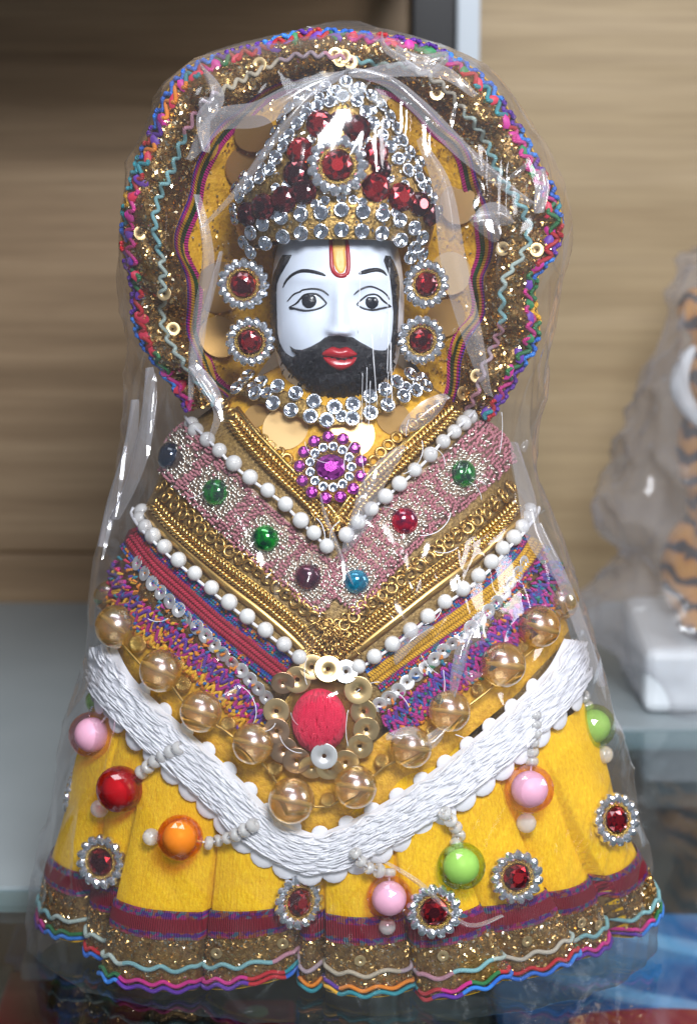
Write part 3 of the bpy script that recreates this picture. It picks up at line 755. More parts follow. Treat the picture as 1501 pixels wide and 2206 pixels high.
# lower rim rises over the forehead
def rim(p, th, z):
    if abs(th) < 1.2:
        zr = P(735, 517, -.024).z; lift = (zr - z) * math.cos(th / 1.2 * PI / 2) ** .35
        k = sstep(zr + .004, zr - .004, z)
        if z < zr: p = Vector((p.x, p.y, z + max(0, lift)))
    return p
cv2, cf2, cuv2 = cl.mesh(90, 200, rim, cap=False)
crown = mk('crown', meshdata('crown', cv2, cf2, cuv2), M['crown_net'], doll)
CS = Surf(cv, cf)
def bead_row(name, mesh, path, r, spacing, surf, parent, lift=.25, spin=True, jit=0., rnd=0.):
    out = []
    for q in (smooth_path(path, spacing) if spacing else [Vector(p) for p in path]):
        p, n = surf.hit(q.x + random.gauss(0, jit), q.y + random.gauss(0, jit)); rr = r * pxm(p) * random.uniform(1 - rnd, 1 + rnd)
        n2 = (n + Vector((random.gauss(0, .06), random.gauss(0, .06), random.gauss(0, .06)))).normalized()
        out.append(mk(name, mesh, None, parent, frame(p + n * rr * lift, (n2 + Vector((0, -.35, .05))).normalized(), rr, random.random() * 6.28 if spin else 0)))
    return out
CR = U['crystal']
bead_row('crystal', CR, [(745, 180), (785, 200), (818, 230), (843, 265), (863, 307), (887, 340), (920, 373), (936, 410), (940, 450), (938, 485)], 15.8, 30, CS, crown)
bead_row('crystal', CR, [(703, 192), (660, 207), (627, 237), (602, 278), (582, 320), (545, 362), (520, 395), (502, 425), (492, 455), (488, 490)], 15.8, 30, CS, crown)
bead_row('crystal', CR, [(738, 210), (775, 225), (790, 253), (817, 288), (843, 326), (870, 363), (898, 384), (916, 415), (922, 440)], 15.2, 30, CS, crown)
bead_row('crystal', CR, [(712, 222), (670, 240), (630, 287), (603, 340), (578, 376), (548, 396), (522, 424), (508, 450)], 15.2, 30, CS, crown)
bead_row('crystal', CR, [(545, 500), (570, 482), (608, 468), (650, 462), (692, 458), (735, 452), (780, 456), (822, 462), (858, 474), (888, 490), (905, 510)], 17.2, 0, CS, crown)
bead_row('crystal', CR, [(530, 520), (545, 540), (575, 522), (612, 509), (650, 502), (692, 497), (735, 494), (778, 497), (820, 502), (860, 516), (888, 532), (905, 545), (880, 552), (560, 560)], 17, 0, CS, crown)
bead_row('crystal', CR, [(715, 205), (690, 222), (662, 232), (640, 262), (612, 300), (592, 335), (566, 362), (538, 388), (515, 412), (772, 208), (800, 238), (828, 268), (852, 305), (874, 340), (898, 366), (918, 392), (932, 425)], 12.5, 0, CS, crown, .05)
bead_row('crystal', CR, [(760, 196), (725, 196), (690, 212), (802, 262), (648, 262), (616, 312), (850, 345), (878, 372), (590, 350), (562, 378), (905, 400), (533, 410)], 12, 0, CS, crown)
bead_row('crystal', CR, [(450, 488), (470, 478), (490, 462), (460, 522), (480, 505), (500, 490), (512, 470)], 16, 0, CS, crown)
for u, v, r, k in ((690, 268, 27, 'gem'), (730, 262, 20, 'gemd'), (768, 278, 27, 'gemd'), (648, 326, 27, 'gem'), (808, 330, 25, 'gem'), (640, 374, 27, 'gemd'), (655, 412, 26, 'gemd'), (612, 430, 26, 'gemd'), (570, 446, 26, 'gemd'), (535, 462, 24, 'gemd'), (808, 404, 28, 'gem'), (862, 425, 28, 'gem'), (902, 440, 24, 'gemd'), (925, 462, 22, 'gemd'), (820, 365, 20, 'gemd')):
    p, n = CS.hit(u, v); mk('red_gem', U[k], None, crown, frame(p + n * .0003, (n + Vector((0, -.3, .05))).normalized(), 1.18 * r * pxm(p), random.random() * 6, .9))

def flower(u, v, r, surf, gem='gem', np_=14, lift=.0010, tilt=None, sx=1.0, gs=.50):
    p, n = surf.hit(u, v)
    if tilt: n = (n + tilt).normalized()
    p = p - ray(u, v) * lift * 1.3; R = r * pxm(p)
    mw = frame(p, n, R, random.random() * 6) @ Matrix.Diagonal((sx, 1, 1, 1))
    d = mk('flower_brooch', U['dish'], None, doll, mw)
    for k in range(np_):
        a = 2 * PI * k / np_
        mk('petal', U['petal'], None, d, mw @ Matrix.Rotation(a, 4, 'Z') @ Matrix.Translation((.78, 0, .12)) @ Matrix.Rotation(.5, 4, 'Z') @ Matrix.Diagonal((.235, .175, .2, 1)))
    mk('gem', U[gem], None, d, mw @ Matrix.Translation((0, 0, .13)) @ Matrix.Diagonal((gs, gs, gs * .8, 1)))
    return d
def samp_crown():
    while True:
        v = random.uniform(200, 500); hw = 40 + (v - 180) * .62; p, n = CS.hit(735 + random.uniform(-hw, hw), v)
        if n.y < -.2: return p + n * .0004, n
flakes('glitter', samp_crown, 900, .00040, [M['flake'], M['flake_pale'], M['silver']], crown)
bead_row('crystal', CR, [(672, 300), (690, 318), (782, 312), (680, 440), (735, 428), (780, 436), (825, 448), (590, 462), (700, 432), (760, 430), (650, 446), (850, 458), (595, 405), (618, 398), (870, 398), (838, 385), (788, 300)], 11, 0, CS, crown, .1)
flower(727, 357, 68, CS, 'gem', 15, .0026, Vector((0, -.8, .1)))
# ear ornaments hang beside the face
class PlaneS:
    def __init__(s, y, n): s.y = y; s.n = Vector(n).normalized()
    def hit(s, u, v): return P(u, v, s.y), s.n
flower(525, 612, 58, PlaneS(-.0125, (-.12, -1, .10)), 'gem', 16)
flower(540, 735, 55, PlaneS(-.0125, (-.10, -1, .05)), 'gem', 16)
flower(915, 612, 54, PlaneS(-.0125, (.38, -1, .08)), 'gem', 16)
flower(905, 732, 55, PlaneS(-.0125, (.25, -1, .05)), 'gem', 16)
# necklace ----------------------------------------------------------
NK_U = [(540, 817), (567, 830), (603, 838), (640, 852), (678, 868), (720, 880), (758, 874), (793, 858), (823, 843), (848, 828), (877, 813)]
NK_L = [(517, 843), (556, 853), (593, 873), (630, 888), (670, 900), (704, 908), (757, 904), (795, 893), (830, 877), (863, 858), (888, 846), (910, 838)]
NS_ = Surf(*[x for x in Loft([(780, 560, 890, .0205), (830, 490, 945, .0235), (880, 440, 1000, .0262), (930, 400, 1050, .0275), (970, 360, 1085, .0285)], 0.0).mesh(60, 200)[:2]])
nk = ribbon('necklace', [(505, 828), (560, 845), (610, 862), (660, 884), (720, 896), (780, 884), (830, 862), (880, 836), (922, 822)], 40, NS_, .0004, M['crown_net'], doll, 5, 10)
bead_row('crystal', CR, NK_U, 17.5, 0, NS_, nk, .5); bead_row('crystal', CR, NK_L, 17.5, 0, NS_, nk, .5)
bead_row('crystal', CR, [(528, 826), (548, 838), (578, 850), (893, 825), (905, 818), (870, 838), (735, 898)], 15, 0, NS_, nk, .3)
for u, v, r, k in ((617, 925, 50, 'g'), (755, 938, 52, 'g'), (845, 905, 40, 'b'), (556, 900, 30, 'b')):
    p, n = BS.hit(u, v); mk('disc_sequin', U['disc_' + k], None, doll, frame(p + n * .0008, n + Vector((random.gauss(0, .05), -.2, .1)), r * pxm(p), random.random() * 6))
# purple brooch
p, n = BS.hit(713, 1010); n = (n + Vector((0, -.2, .12))).normalized(); p = p + n * .0022; R = pxm(p); mw = frame(p, n, R)
bm = bmesh.new(); dome_bm(bm, [(70, -8), (72, 0), (60, 5)], 28, 0, 6, True); pb = mk('round_brooch', bm_mesh('round_brooch', bm, [M['gold']]), None, doll, mw)
for k in range(13):
    a = 2 * PI * k / 13 + .2; mk('purple_stone', U['gemp'], None, pb, mw @ Matrix.Translation((67 * math.cos(a), 67 * math.sin(a), 3)) @ Matrix.Diagonal((13.5, 13.5, 12, 1)))
for k in range(13):
    a = 2 * PI * k / 13; mk('crystal', U['crystal'], None, pb, mw @ Matrix.Rotation(a, 4, 'Z') @ Matrix.Translation((45, 0, 6)) @ Matrix.Diagonal((10.5, 10.5, 10, 1)))
mk('gem', U['gemp'], None, pb, mw @ Matrix.Translation((0, 0, 8)) @ Matrix.Diagonal((34, 29, 20, 1)))

# bodice bands ----------------------------------------------------------
BL = [(340, 925), (385, 972), (470, 1061), (574, 1160), (664, 1238), (722, 1285)]
BR = [(1085, 930), (1045, 972), (991, 1022), (930, 1072), (870, 1122), (790, 1210), (728, 1285)]
def braid(name, path, width, surf, parent, material, pitch=9, lift=.0009, thick=.35, core=True):
    base = ribbon(name, path, width, surf, .0005, M['gold_dark'], parent, 7, 8, base=lift * .4)
    pts = smooth_path(path, pitch); nr = norms2(pts); J = Join()
    for i, (p, n) in enumerate(zip(pts, nr)):
        t = Vector((n.y, -n.x))
        for sd in (-1, 1):
            a = p + n * sd * width * .46; b = p + n * sd * width * .06 + t * width * .30
            pa, na = surf.hit(a.x, a.y); pb_, nb = surf.hit(b.x, b.y); mid = (a + b) / 2; pm, nm = surf.hit(mid.x, mid.y)
            r = width * .13 * pxm(pm)
            J.add(*tube_data([pa + na * lift, pm + nm * (lift + r * .9), pb_ + nb * lift], [r * .6, r, r * .6], 6))
    J.obj('braid_strands', material, base, 'stuff'); return base
def loops(path, r, spacing, surf, parent, side=1):
    pts = smooth_path(path, spacing); nr = norms2(pts)
    for i, (p, n) in enumerate(zip(pts, nr)):
        hp, hn = surf.hit(p.x, p.y); rr = r * pxm(hp)
        mk('gold_loop', U['loop'], None, parent, frame(hp + hn * .0010, (hn + Vector((random.gauss(0, .25), random.gauss(0, .1), random.gauss(0, .25)))).normalized(), rr, random.random() * 6))
# collar braid
for pa, lo in (([(505, 905), (545, 955), (600, 1012), (655, 1065), (700, 1112), (722, 1145)], [(490, 880), (530, 918), (575, 955), (620, 990), (655, 1030), (690, 1072)]),
               ([(975, 885), (925, 935), (870, 985), (815, 1035), (768, 1085), (730, 1140)], [(960, 868), (915, 895), (870, 930), (830, 965), (795, 1005), (765, 1050)])):
    b = braid('collar_braid', pa, 40, BS, doll, M['gold'], 9, .0011)
    loops(lo, 15, 22, BS, b)
    q = [(x + (14 if pa[0][0] < 700 else -14), y - 16) for x, y in pa]
    tube('braid_edge', surf_pts(smooth_path(q, 6), BS, .0014), .0006, M['gold'], b, 6)
# brocade bands with cabochons
def brocade(path, cabs):
    base = ribbon('brocade_band', path, 118, BS, .0007, M['brocade_base'], doll, 11, 9, base=.0003)
    pts = smooth_path(path, 3.0); nr = norms2(pts); js, jp = Join(), Join()
    for i in range(0, len(pts), 2):
        p, n = pts[i], nr[i]; t = Vector((n.y, -n.x))
        for k in range(-7, 8):
            q = p + n * k * 7.6 + Vector((random.gauss(0, 1.2), random.gauss(0, 1.2)))
            dmin = min((q - Vector(c[:2])).length for c in cabs)
            if dmin < 24: continue
            # diamonds of silver round each stone, pink lattice between
            sarc = i * 3.0; f = (abs(k) / 7.0); ph = (sarc / 62.0) % 1.0; dia = abs(ph - .5) * 2
            silver = (dmin < 50 and random.random() < .93) or (dmin < 88 and abs(dia - .5) < .17 and random.random() < .85) or random.random() < .06
            if abs(k) >= 6: silver = random.random() < .2
            hp, hn = BS.hit(q.x, q.y); m_ = pxm(hp); ang = random.gauss(.6 if silver else -.5, .35)
            d2 = t * math.cos(ang) + n * math.sin(ang); e = q + d2 * 6.5; hq, _ = BS.hit(e.x, e.y)
            r = (2.9 if silver else 3.4) * m_
            (js if silver else jp).add(*tube_data([hp + hn * .0010, (hp + hq) / 2 + hn * (.0010 + r), hq + hn * .0010], [r * .7, r, r * .7], 5))
    js.obj('silver_stitches', M['stitch_silver'], base, 'stuff'); jp.obj('pink_stitches', M['t_pink'], base, 'stuff')
    for u, v, r, k in cabs:
        p, n = BS.hit(u, v); o = mk('cabochon', U['cab_' + k], None, base, frame(p + n * .0011, n, r * pxm(p), random.random() * 6))
brocade(BL, [(470, 1061, 30, 'green'), (574, 1160, 30, 'green'), (664, 1242, 29, 'purple'), (374, 985, 30, 'navy')])
brocade(BR, [(991, 1022, 30, 'green'), (868, 1122, 30, 'red'), (767, 1252, 27, 'blue')])
# lower gold braid and loops
for pa, lo in (([(338, 1085), (372, 1125), (432, 1180), (502, 1238), (572, 1292), (640, 1350), (690, 1402)], [(352, 1052), (385, 1092), (440, 1142), (490, 1182), (540, 1217), (590, 1255), (640, 1298), (690, 1340), (712, 1362)]),
               ([(1108, 1085), (1060, 1135), (1000, 1187), (920, 1247), (850, 1302), (780, 1357), (725, 1402)], [(1095, 1052), (1058, 1092), (1010, 1132), (960, 1172), (905, 1214), (860, 1252), (800, 1298), (745, 1342), (722, 1362)])):
    b = braid('gold_braid', pa, 34, BS, doll, M['gold'], 8.5, .0011)
    s = 1 if pa[0][0] < 700 else -1
    q = [(x - 14 * s, y + 22) for x, y in pa]
    ribbon('braid_edge', q, 20, BS, .0006, M['gold_thread'], b, 5, 8, base=.0006)
    loops(lo, 16, 25, BS, b); loops([(x + 11 * s, y - 7) for x, y in lo], 11, 21, BS, b)
# gold thread mesh where the bands meet
js = Join()
for q in range(150):
    u = random.gauss(718, 30); v = random.uniform(1080, 1160) if q < 50 else random.uniform(1330, 1420); pts = []
    dx, dy = random.gauss(0, 14), random.uniform(8, 26)
    for k in range(4):
        p, n = BS.hit(u + dx * k / 3 + random.gauss(0, 3), v + dy * k / 3); pts.append(p + n * random.uniform(.0008, .0024))
    js.add(*tube_data(pts, .00016, 4))
js.obj('gold_threads', M['gold_thread'], doll, 'stuff')

# pearl strings ----------------------------------------------------------
def pearls(path, r, lift=1.0):
    pts = [Vector(p) for p in path]
    th = tube('pearl_string', surf_pts(smooth_path(path, 8), BS, .0022), .00035, M['thread_white'], doll, 6)
    for q in pts:
        p, n = BS.hit(q.x, q.y); rr = .91 * r * pxm(p) * random.uniform(.93, 1.05); mk('pearl', U['pearl'], None, th, frame(p - ray(q.x, q.y) * (.0015 + rr * .95), n, rr))
pearls([(406, 905), (422, 927), (447, 947), (473, 970), (504, 998), (539, 1028), (577, 1056), (615, 1086), (648, 1121), (676, 1148), (704, 1176)], 19)
pearls([(1017, 892), (998, 911), (978, 930), (954, 951), (926, 979), (893, 1012), (860, 1042), (830, 1069), (800, 1096), (772, 1124), (746, 1152)], 19)
pearls([(298, 1098), (303, 1117), (314, 1135), (330, 1154), (355, 1178), (385, 1206), (420, 1235), (456, 1266), (494, 1297), (533, 1328), (572, 1357), (612, 1388), (645, 1416)], 19.5)
pearls([(1146, 1098), (1136, 1116), (1123, 1135), (1106, 1158), (1082, 1181), (1058, 1210), (1030, 1240), (996, 1268), (958, 1296), (921, 1327), (884, 1357), (845, 1387), (806, 1414), (772, 1436)], 19.5)

# multicoloured ribbons, sequins and zigzag trim ----------------------------------------------------------
rl = ribbon('woven_ribbon', [(285, 1145), (300, 1178), (335, 1218), (400, 1277), (470, 1340), (540, 1396), (612, 1452)], 72, BS, .0007, M['ribbon_red'], doll, 11, 7)
rr_ = ribbon('woven_ribbon', [(800, 1462), (850, 1424), (920, 1374), (990, 1325), (1060, 1272), (1120, 1212), (1150, 1165)], 74, BS, .0007, M['ribbon_yellow'], doll, 11, 7)
# raised stitches on both ribbons (real relief)
for base, path, m_ in ((rl, [(292, 1160), (335, 1215), (400, 1275), (470, 1338), (540, 1394), (605, 1447)], 't_red'), (rr_, [(800, 1462), (850, 1424), (920, 1374), (990, 1325), (1060, 1272), (1120, 1212), (1146, 1172)], 't_yellow')):
    pts = smooth_path(path, 6.0); nr = norms2(pts); J = Join()
    for i, (p, n) in enumerate(zip(pts, nr)):
        for sd in (-1, 0, 1):
            a = p + n * (sd * 11 - 5); b = p + n * (sd * 11 + 5) + Vector((n.y, -n.x)) * 4 * (1 if sd % 2 else -1)
            pa, na = BS.hit(a.x, a.y); pb_, nb = BS.hit(b.x, b.y); r = 3.4 * pxm(pa)
            J.add(*tube_data([pa + na * .0009, (pa + pb_) / 2 + na * (.0009 + r * .6), pb_ + nb * .0009], [r * .7, r, r * .7], 5))
    J.obj('ribbon_stitches', M[m_], base, 'stuff')
    for off in (-30, -24, 24, 30):
        J = {}
        for i, (p, n) in enumerate(zip(pts, nr)):
            q = p + n * off; k = random.choice(['t_blue', 't_teal', 't_mag', 't_purple', 't_blue', 't_orange'] if base is rl else ['t_teal', 't_blue', 't_mag', 't_red', 't_orange'])
            hp, hn = BS.hit(q.x, q.y); r = 3.3 * pxm(hp); q2 = q + Vector((n.y, -n.x)) * 4.5 + n * 2; h2, _ = BS.hit(q2.x, q2.y)
            J.setdefault(k, Join()).add(*tube_data([hp + hn * .0008, (hp + h2) / 2 + hn * (.0008 + r * .5), h2 + hn * .0008], [r * .7, r, r * .7], 5))
        for k, j in J.items(): j.obj('ribbon_stitches', M[k], base, 'stuff')
def seq_row(path, r, spacing, mesh, parent):
    for q in smooth_path(path, spacing):
        p, n = BS.hit(q.x, q.y); mk('sequin', mesh, None, parent, frame(p + n * .0011, (n + Vector((random.gauss(0, .16), random.gauss(0, .08), random.gauss(0, .16)))).normalized(), r * pxm(p), random.random() * 6))
def zigtrim(center, width, seqpath, cols, extra):
    cols = cols[:7]
    base = ribbon('zigzag_trim', center, width, BS, .0005, M['glitter_base'], doll, 9, 8)
    pts = smooth_path(center, 2.0); nr = norms2(pts)
    for k, (off, amp, lam, m_, r, ph) in enumerate(cols):
        px_ = [p + n * (off * width + amp * width * math.sin(i * 2.0 / lam * 2 * PI + ph + 2 * mnoise.noise(Vector((i * .05, k, 0)))) + 3 * mnoise.noise(Vector((i * .11, k, 5)))) for i, (p, n) in enumerate(zip(pts, nr))]
        tube('zigzag_thread', surf_pts(px_, BS, .0012 + .0003 * (k % 2)), r, M[m_], base, 6)
    def s():
        i = random.randrange(len(pts)); q = pts[i] + nr[i] * random.uniform(-.5, .5) * width; p, n = BS.hit(q.x, q.y); return p + n * .0006, n
    flakes('glitter', s, 1300, .00036, [M['flake'], M['flake_pale'], M['flake_brown']], base)
    E = {}
    for q in range(230):
        i = random.randrange(len(pts)); c0 = pts[i] + nr[i] * random.uniform(-.46, .46) * width; a = random.random() * 6.28; ln = random.uniform(6, 15); p3 = []
        for k in range(3):
            c_ = c0 + Vector((math.cos(a), math.sin(a))) * ln * (k / 2 - .5); hp, hn = BS.hit(c_.x, c_.y); p3.append(hp + hn * (.0013 + (.0007 if k == 1 else 0)))
        E.setdefault(random.choice(extra), Join()).add(*tube_data(p3, [.00022, .0004, .00022], 5))
    for k, j in E.items(): j.obj('embroidery', M[k], base, 'stuff')
    seq_row(seqpath, 17, 26, U['sq_s'], base)
zigtrim([(240, 1215), (275, 1280), (340, 1342), (410, 1395), (470, 1445), (525, 1500), (565, 1560)], 96, [(305, 1215), (340, 1262), (390, 1312), (432, 1352), (450, 1370), (490, 1412), (527, 1445), (555, 1475), (577, 1500)],
        [(.42, .05, 15, 't_orange', .00042, 0), (.32, .09, 17, 't_yellow', .0004, 1.6), (.24, .07, 23, 't_orange', .0004, 0), (.14, .11, 27, 't_mag', .00045, 0), (.06, .10, 19, 't_yellow', .0004, 2.2), (-.04, .12, 25, 't_purple', .00045, 1), (-.12, .08, 16, 't_mag', .0004, 2), (-.20, .07, 21, 't_orange', .00038, .4), (.0, .09, 37, 't_teal', .0004, .4), (-.3, .06, 18, 't_crim', .0004, 0)], ['t_orange', 't_yellow', 't_mag', 't_purple', 't_orange', 't_teal', 't_blue', 't_crim'])
zigtrim([(830, 1560), (890, 1512), (960, 1455), (1030, 1402), (1090, 1345), (1150, 1285), (1185, 1215)], 96, [(815, 1515), (860, 1481), (887, 1455), (918, 1432), (945, 1405), (973, 1382), (1015, 1345), (1060, 1300), (1098, 1250), (1120, 1215)],
        [(.40, .05, 15, 't_orange', .00042, 0), (.30, .09, 17, 't_mag', .0004, 1.6), (.22, .07, 23, 't_blue', .0004, 0), (.12, .11, 27, 't_mag', .00045, 0), (.04, .10, 19, 't_blue', .0004, 2.2), (-.06, .12, 25, 't_purple', .00045, 1), (-.14, .08, 16, 't_mag', .0004, 2), (-.22, .07, 21, 't_teal', .00038, .4), (.0, .09, 37, 't_green', .0004, .4), (-.3, .06, 18, 't_crim', .0004, 0)], ['t_mag', 't_blue', 't_purple', 't_teal', 't_orange', 't_mag', 't_green'])

# white lace ----------------------------------------------------------
LW = [(222, 1400), (262, 1478), (335, 1556), (425, 1640), (500, 1712), (570, 1782), (640, 1822), (690, 1830), (760, 1806), (860, 1752), (950, 1692), (1050, 1612), (1130, 1540), (1200, 1465), (1238, 1395)]
lace = ribbon('white_lace', LW, 86, BS, .0022, M['lace_base'], doll, 13, 9, base=.0017)
pts = smooth_path(LW, 4.0); nr = norms2(pts)
for k in range(19):
    o0 = (k - 9) * 4.15; ph = random.random() * 6
    px_ = [p + n * (o0 + 2.2 * math.sin(i * 4 / 70 * 2 * PI + ph) + 3 * mnoise.noise(Vector((i * .12, k, 0)))) for i, (p, n) in enumerate(zip(pts, nr))]
    pts3 = []
    for i, q in enumerate(px_):
        p, n = BS.hit(q.x, q.y); e = max(0, 1 - (abs(o0) / 43) ** 4) ** .5
        pts3.append(p + n * (.0017 + .0021 * e + .00034 * math.sin(i * 4 / 46 * 2 * PI + ph + 1.5)))
    tube('lace_cord', pts3, .00034, M['lace'], lace, 7)
js = Join()
for q in range(420):
    i = random.randrange(len(pts) - 14); o0 = random.uniform(-39, 39); pts3 = []
    d = random.choice((-1, 1)) * random.uniform(.5, 5)
    for k in range(4):
        c_ = pts[i + 4 * k] + nr[i + 4 * k] * (o0 + d * k / 3); p, n = BS.hit(c_.x, c_.y); e = max(0, 1 - min(1, abs(o0) / 47) ** 4) ** .5
        pts3.append(p + n * (.0019 + .0022 * e + .0003 * math.sin(PI * k / 3)))
    js.add(*tube_data(pts3, [.0001, .0002, .0002, .0001], 5))
js.obj('lace_threads', M['thread_white'], lace, 'stuff')
SCB = U_ball('scallop', M['thread_white'], 14, 10)
lower = [p + n * 44 for p, n in zip(pts, nr)]
for q in resample(lower, 53)[1:-1]:
    p, n = BS.hit(q.x, q.y); mk('scallop', SCB, None, lace, frame(p + n * .0016, n, 30 * pxm(p), 0, .30))
upper = [p - n * 39 for p, n in zip(pts, nr)]
for q in resample(upper, 60)[2:-2]:
    p, n = BS.hit(q.x, q.y); mk('scallop', SCB, None, lace, frame(p + n * .0014, n, 19 * pxm(p), 0, .35))

# amber bead string ----------------------------------------------------------
AB = [(236, 1285, 36), (252, 1350, 48), (347, 1445, 47), (433, 1533, 46), (545, 1602, 46), (628, 1725, 51), (765, 1695, 48), (885, 1610, 46), (968, 1532, 46), (1083, 1432, 50), (1160, 1350, 47), (1207, 1296, 40)]
SB = [(298, 1388, 20), (395, 1474, 18), (492, 1560, 17), (592, 1655, 18), (706, 1724, 17), (822, 1640, 16), (930, 1575, 14), (1028, 1485, 14), (1125, 1392, 13)]
ribbon('bead_backing', [(a[0], a[1] + 4) for a in AB], 124, BS, .0004, M['yellow_cloth'], bod, 9, 9, base=.0003)
allb = sorted(AB + SB)
st = tube('bead_string', surf_pts([(a[0], a[1]) for a in allb], BS, .0038), .0003, M['gold_thread'], doll, 6)
for u, v, r in AB:
    p, n = BS.hit(u, v); R = r * pxm(p) * .98; c_ = p - ray(u, v) * (R * .86 + .0022); mw = frame(c_, n, R, .3)
    o = mk('amber_bead', U['amber'], None, st, mw)
    mk('bead_hole', U['ambcore'], None, o, mw @ Matrix.Rotation(-.5, 4, 'Z') @ Matrix.Diagonal((.93, .10, .10, 1)))
for u, v, r in SB:
    p, n = BS.hit(u, v); R = r * pxm(p); mk('spacer_bead', U['gball'], None, st, frame(p - ray(u, v) * (R + .0012), n, R))

# rosette at the tip ----------------------------------------------------------
p, n = BS.hit(695, 1545); n = (n + Vector((0, -.15, 0))).normalized(); rc = p + n * .0022; mw = frame(rc, n, pxm(p))
bm = bmesh.new(); dome_bm(bm, [(88, -14), (90, 0), (70, 8), (40, 10)], 30, 0, 10, True); ro = mk('rosette', bm_mesh('rosette', bm, [M['gold_dark']]), None, doll, mw)
sq = [(641, 1462, 30, 'g', .0), (610, 1468, 26, 'r', -.3), (672, 1436, 28, 'g', .5), (707, 1438, 30, 'g', .6), (745, 1445, 26, 's', .6), (772, 1482, 31, 'g', .3), (783, 1528, 29, 'g', 0), (789, 1566, 29, 'g', -.1), (775, 1602, 30, 'g', -.2), (596, 1530, 29, 'g', .1), (597, 1570, 29, 'r', .1), (612, 1612, 31, 'r', -.2), (640, 1634, 31, 'r', -.3), (672, 1648, 29, 'g', -.5), (710, 1650, 30, 'g', -.5), (745, 1636, 30, 'g', -.4), (700, 1616, 29, 's', .2)]
for u, v, r, k, tl in sq:
    lp = mw.inverted() @ P(u, v, rc.y - .001); hgt = .0012 + random.uniform(0, .0010) + (.003 if (u, v) == (700, 1616) else 0)
    q = P(u, v, rc.y - .0004) ; q = rc + (q - rc) - n * (q - rc).dot(n)
    rad = (q - rc).normalized()
    mk('sequin', U['sq_' + k], None, ro, frame(q + n * hgt, (n + rad * .25 * random.uniform(-.6, 1.) + Vector((0, 0, tl * .5))).normalized(), r * pxm(q), random.random() * 6))
# thread-wrapped red button
bm = bmesh.new(); dome_bm(bm, [(60, 0), (60, 12), (52, 26), (36, 36), (18, 40)], 30, 0, 41, True); bt = mk('button', bm_mesh('button', bm, [M['t_crim']]), None, ro, mw @ Matrix.Translation((-6, 2, 6)) @ Matrix.Diagonal((.98, 1.18, 1, 1)))
js = Join(); mb = mw @ Matrix.Translation((-6, 2, 6)) @ Matrix.Diagonal((.98, 1.18, 1, 1))
for q in range(190):
    x0 = random.uniform(-54, 54); sl = random.gauss(0, .18); y0 = -58; pts3 = []; a0, a1 = sorted((random.uniform(-1, 1), random.uniform(-1, 1)))
    if a1 - a0 < .5: a0 -= .3; a1 += .3
    for k in range(8):
        yy = 58 * (a0 + (a1 - a0) * k / 7); xx = x0 * (1 - .25 * (yy / 60) ** 2) + sl * yy + random.gauss(0, .5); rr = math.hypot(xx, yy)
        if rr > 59: continue
        pts3.append(mb @ Vector((xx, yy, 41 * math.sqrt(max(.02, 1 - (rr / 61) ** 2.6)) + random.uniform(.2, 2.2))))
    if len(pts3) > 2: js.add(*tube_data(pts3, .00024, 5))
js.obj('button_threads', M['t_crim'], ro, 'stuff')

# tassels with sweet-coloured beads ----------------------------------------------------------
def tassel(strand, bead, end, colour, big=None):
    u, v, r = bead
    p, n = SS.hit(u, v); R = r * pxm(p); n = (n + Vector((0, -.3, 0))).normalized(); c_ = p - ray(u, v) * (R * .86)
    s3 = []; SP = smooth_path(strand, 21)
    for q in SP:
        pp, nn = SS.hit(q.x, q.y); pb_, nb = BS.hit(q.x, q.y); s3.append((pp if (pp - CAM).length < (pb_ - CAM).length + .001 else pb_) - ray(q.x, q.y) * (.0048 - .0022 * len(s3) / max(1, len(SP) - 1)))
    ends = [c_]
    th = tube('bead_tassel', s3 + [c_], .00025, M['thread_white'], doll, 5)
    for i, q in enumerate(s3):
        nx = s3[i + 1] if i + 1 < len(s3) else c_
        d = (nx - q).normalized(); x = d.orthogonal().normalized(); y = d.cross(x)
        rr = 15 * pxm(q) * random.uniform(.9, 1.1)
        for off in (0,):
            mk('seed_bead', U['seed'], None, th, Matrix.Translation(q) @ Matrix((x, y, d)).transposed().to_4x4() @ Matrix.Diagonal((rr, rr, rr, 1)))
    mw = frame(c_, n, R, random.random())
    mk('bead_core', U['core_' + colour], None, th, frame(c_, n, R * .75)); mk('candy_bead', U['candy_' + colour], None, th, mw)
    if end:
        pe, ne = SS.hit(end[0], end[1]); re = end[2] * pxm(pe); mk('end_bead', U['endb'], None, th, frame(pe - ray(end[0], end[1]) * re * 1.2, ne, re))
tassel([(232, 1450), (234, 1490), (236, 1535)], (198, 1583, 50), None, 'pink')
tassel([(186, 1470), (180, 1490)], (196, 1508, 24), None, 'green')
tassel([(385, 1612), (345, 1632), (305, 1664)], (258, 1700, 51), (215, 1742, 20), 'red')
tassel([(545, 1778), (500, 1802), (450, 1816)], (388, 1805, 50), (326, 1803, 19), 'orange')
tassel([(765, 1838), (790, 1868), (838, 1880)], (838, 1935, 50), (834, 1996, 19), 'pink')
tassel([(958, 1752), (985, 1790), (985, 1815), (970, 1832)], (993, 1866, 52), None, 'green')
tassel([(1152, 1540), (1150, 1575), (1146, 1610), (1144, 1640)], (1140, 1700, 53), (1133, 1773, 22), 'pink')
tassel([(1238, 1450), (1254, 1485), (1270, 1520)], (1285, 1562, 48), (1300, 1626, 20), 'green')
for u, v, r in ((222, 1856, 57), (640, 1942, 58), (935, 1962, 58), (1110, 1888, 57), (1322, 1766, 56)):
    flower(u, v, r * 1.06, SS, 'gem', 15, .0022, Vector((0, -1.0, .3)))
flower(133, 1695, 52, SS, 'gem', 15, .0015); flower(163, 1512, 30, SS, 'gem', 15, .001)

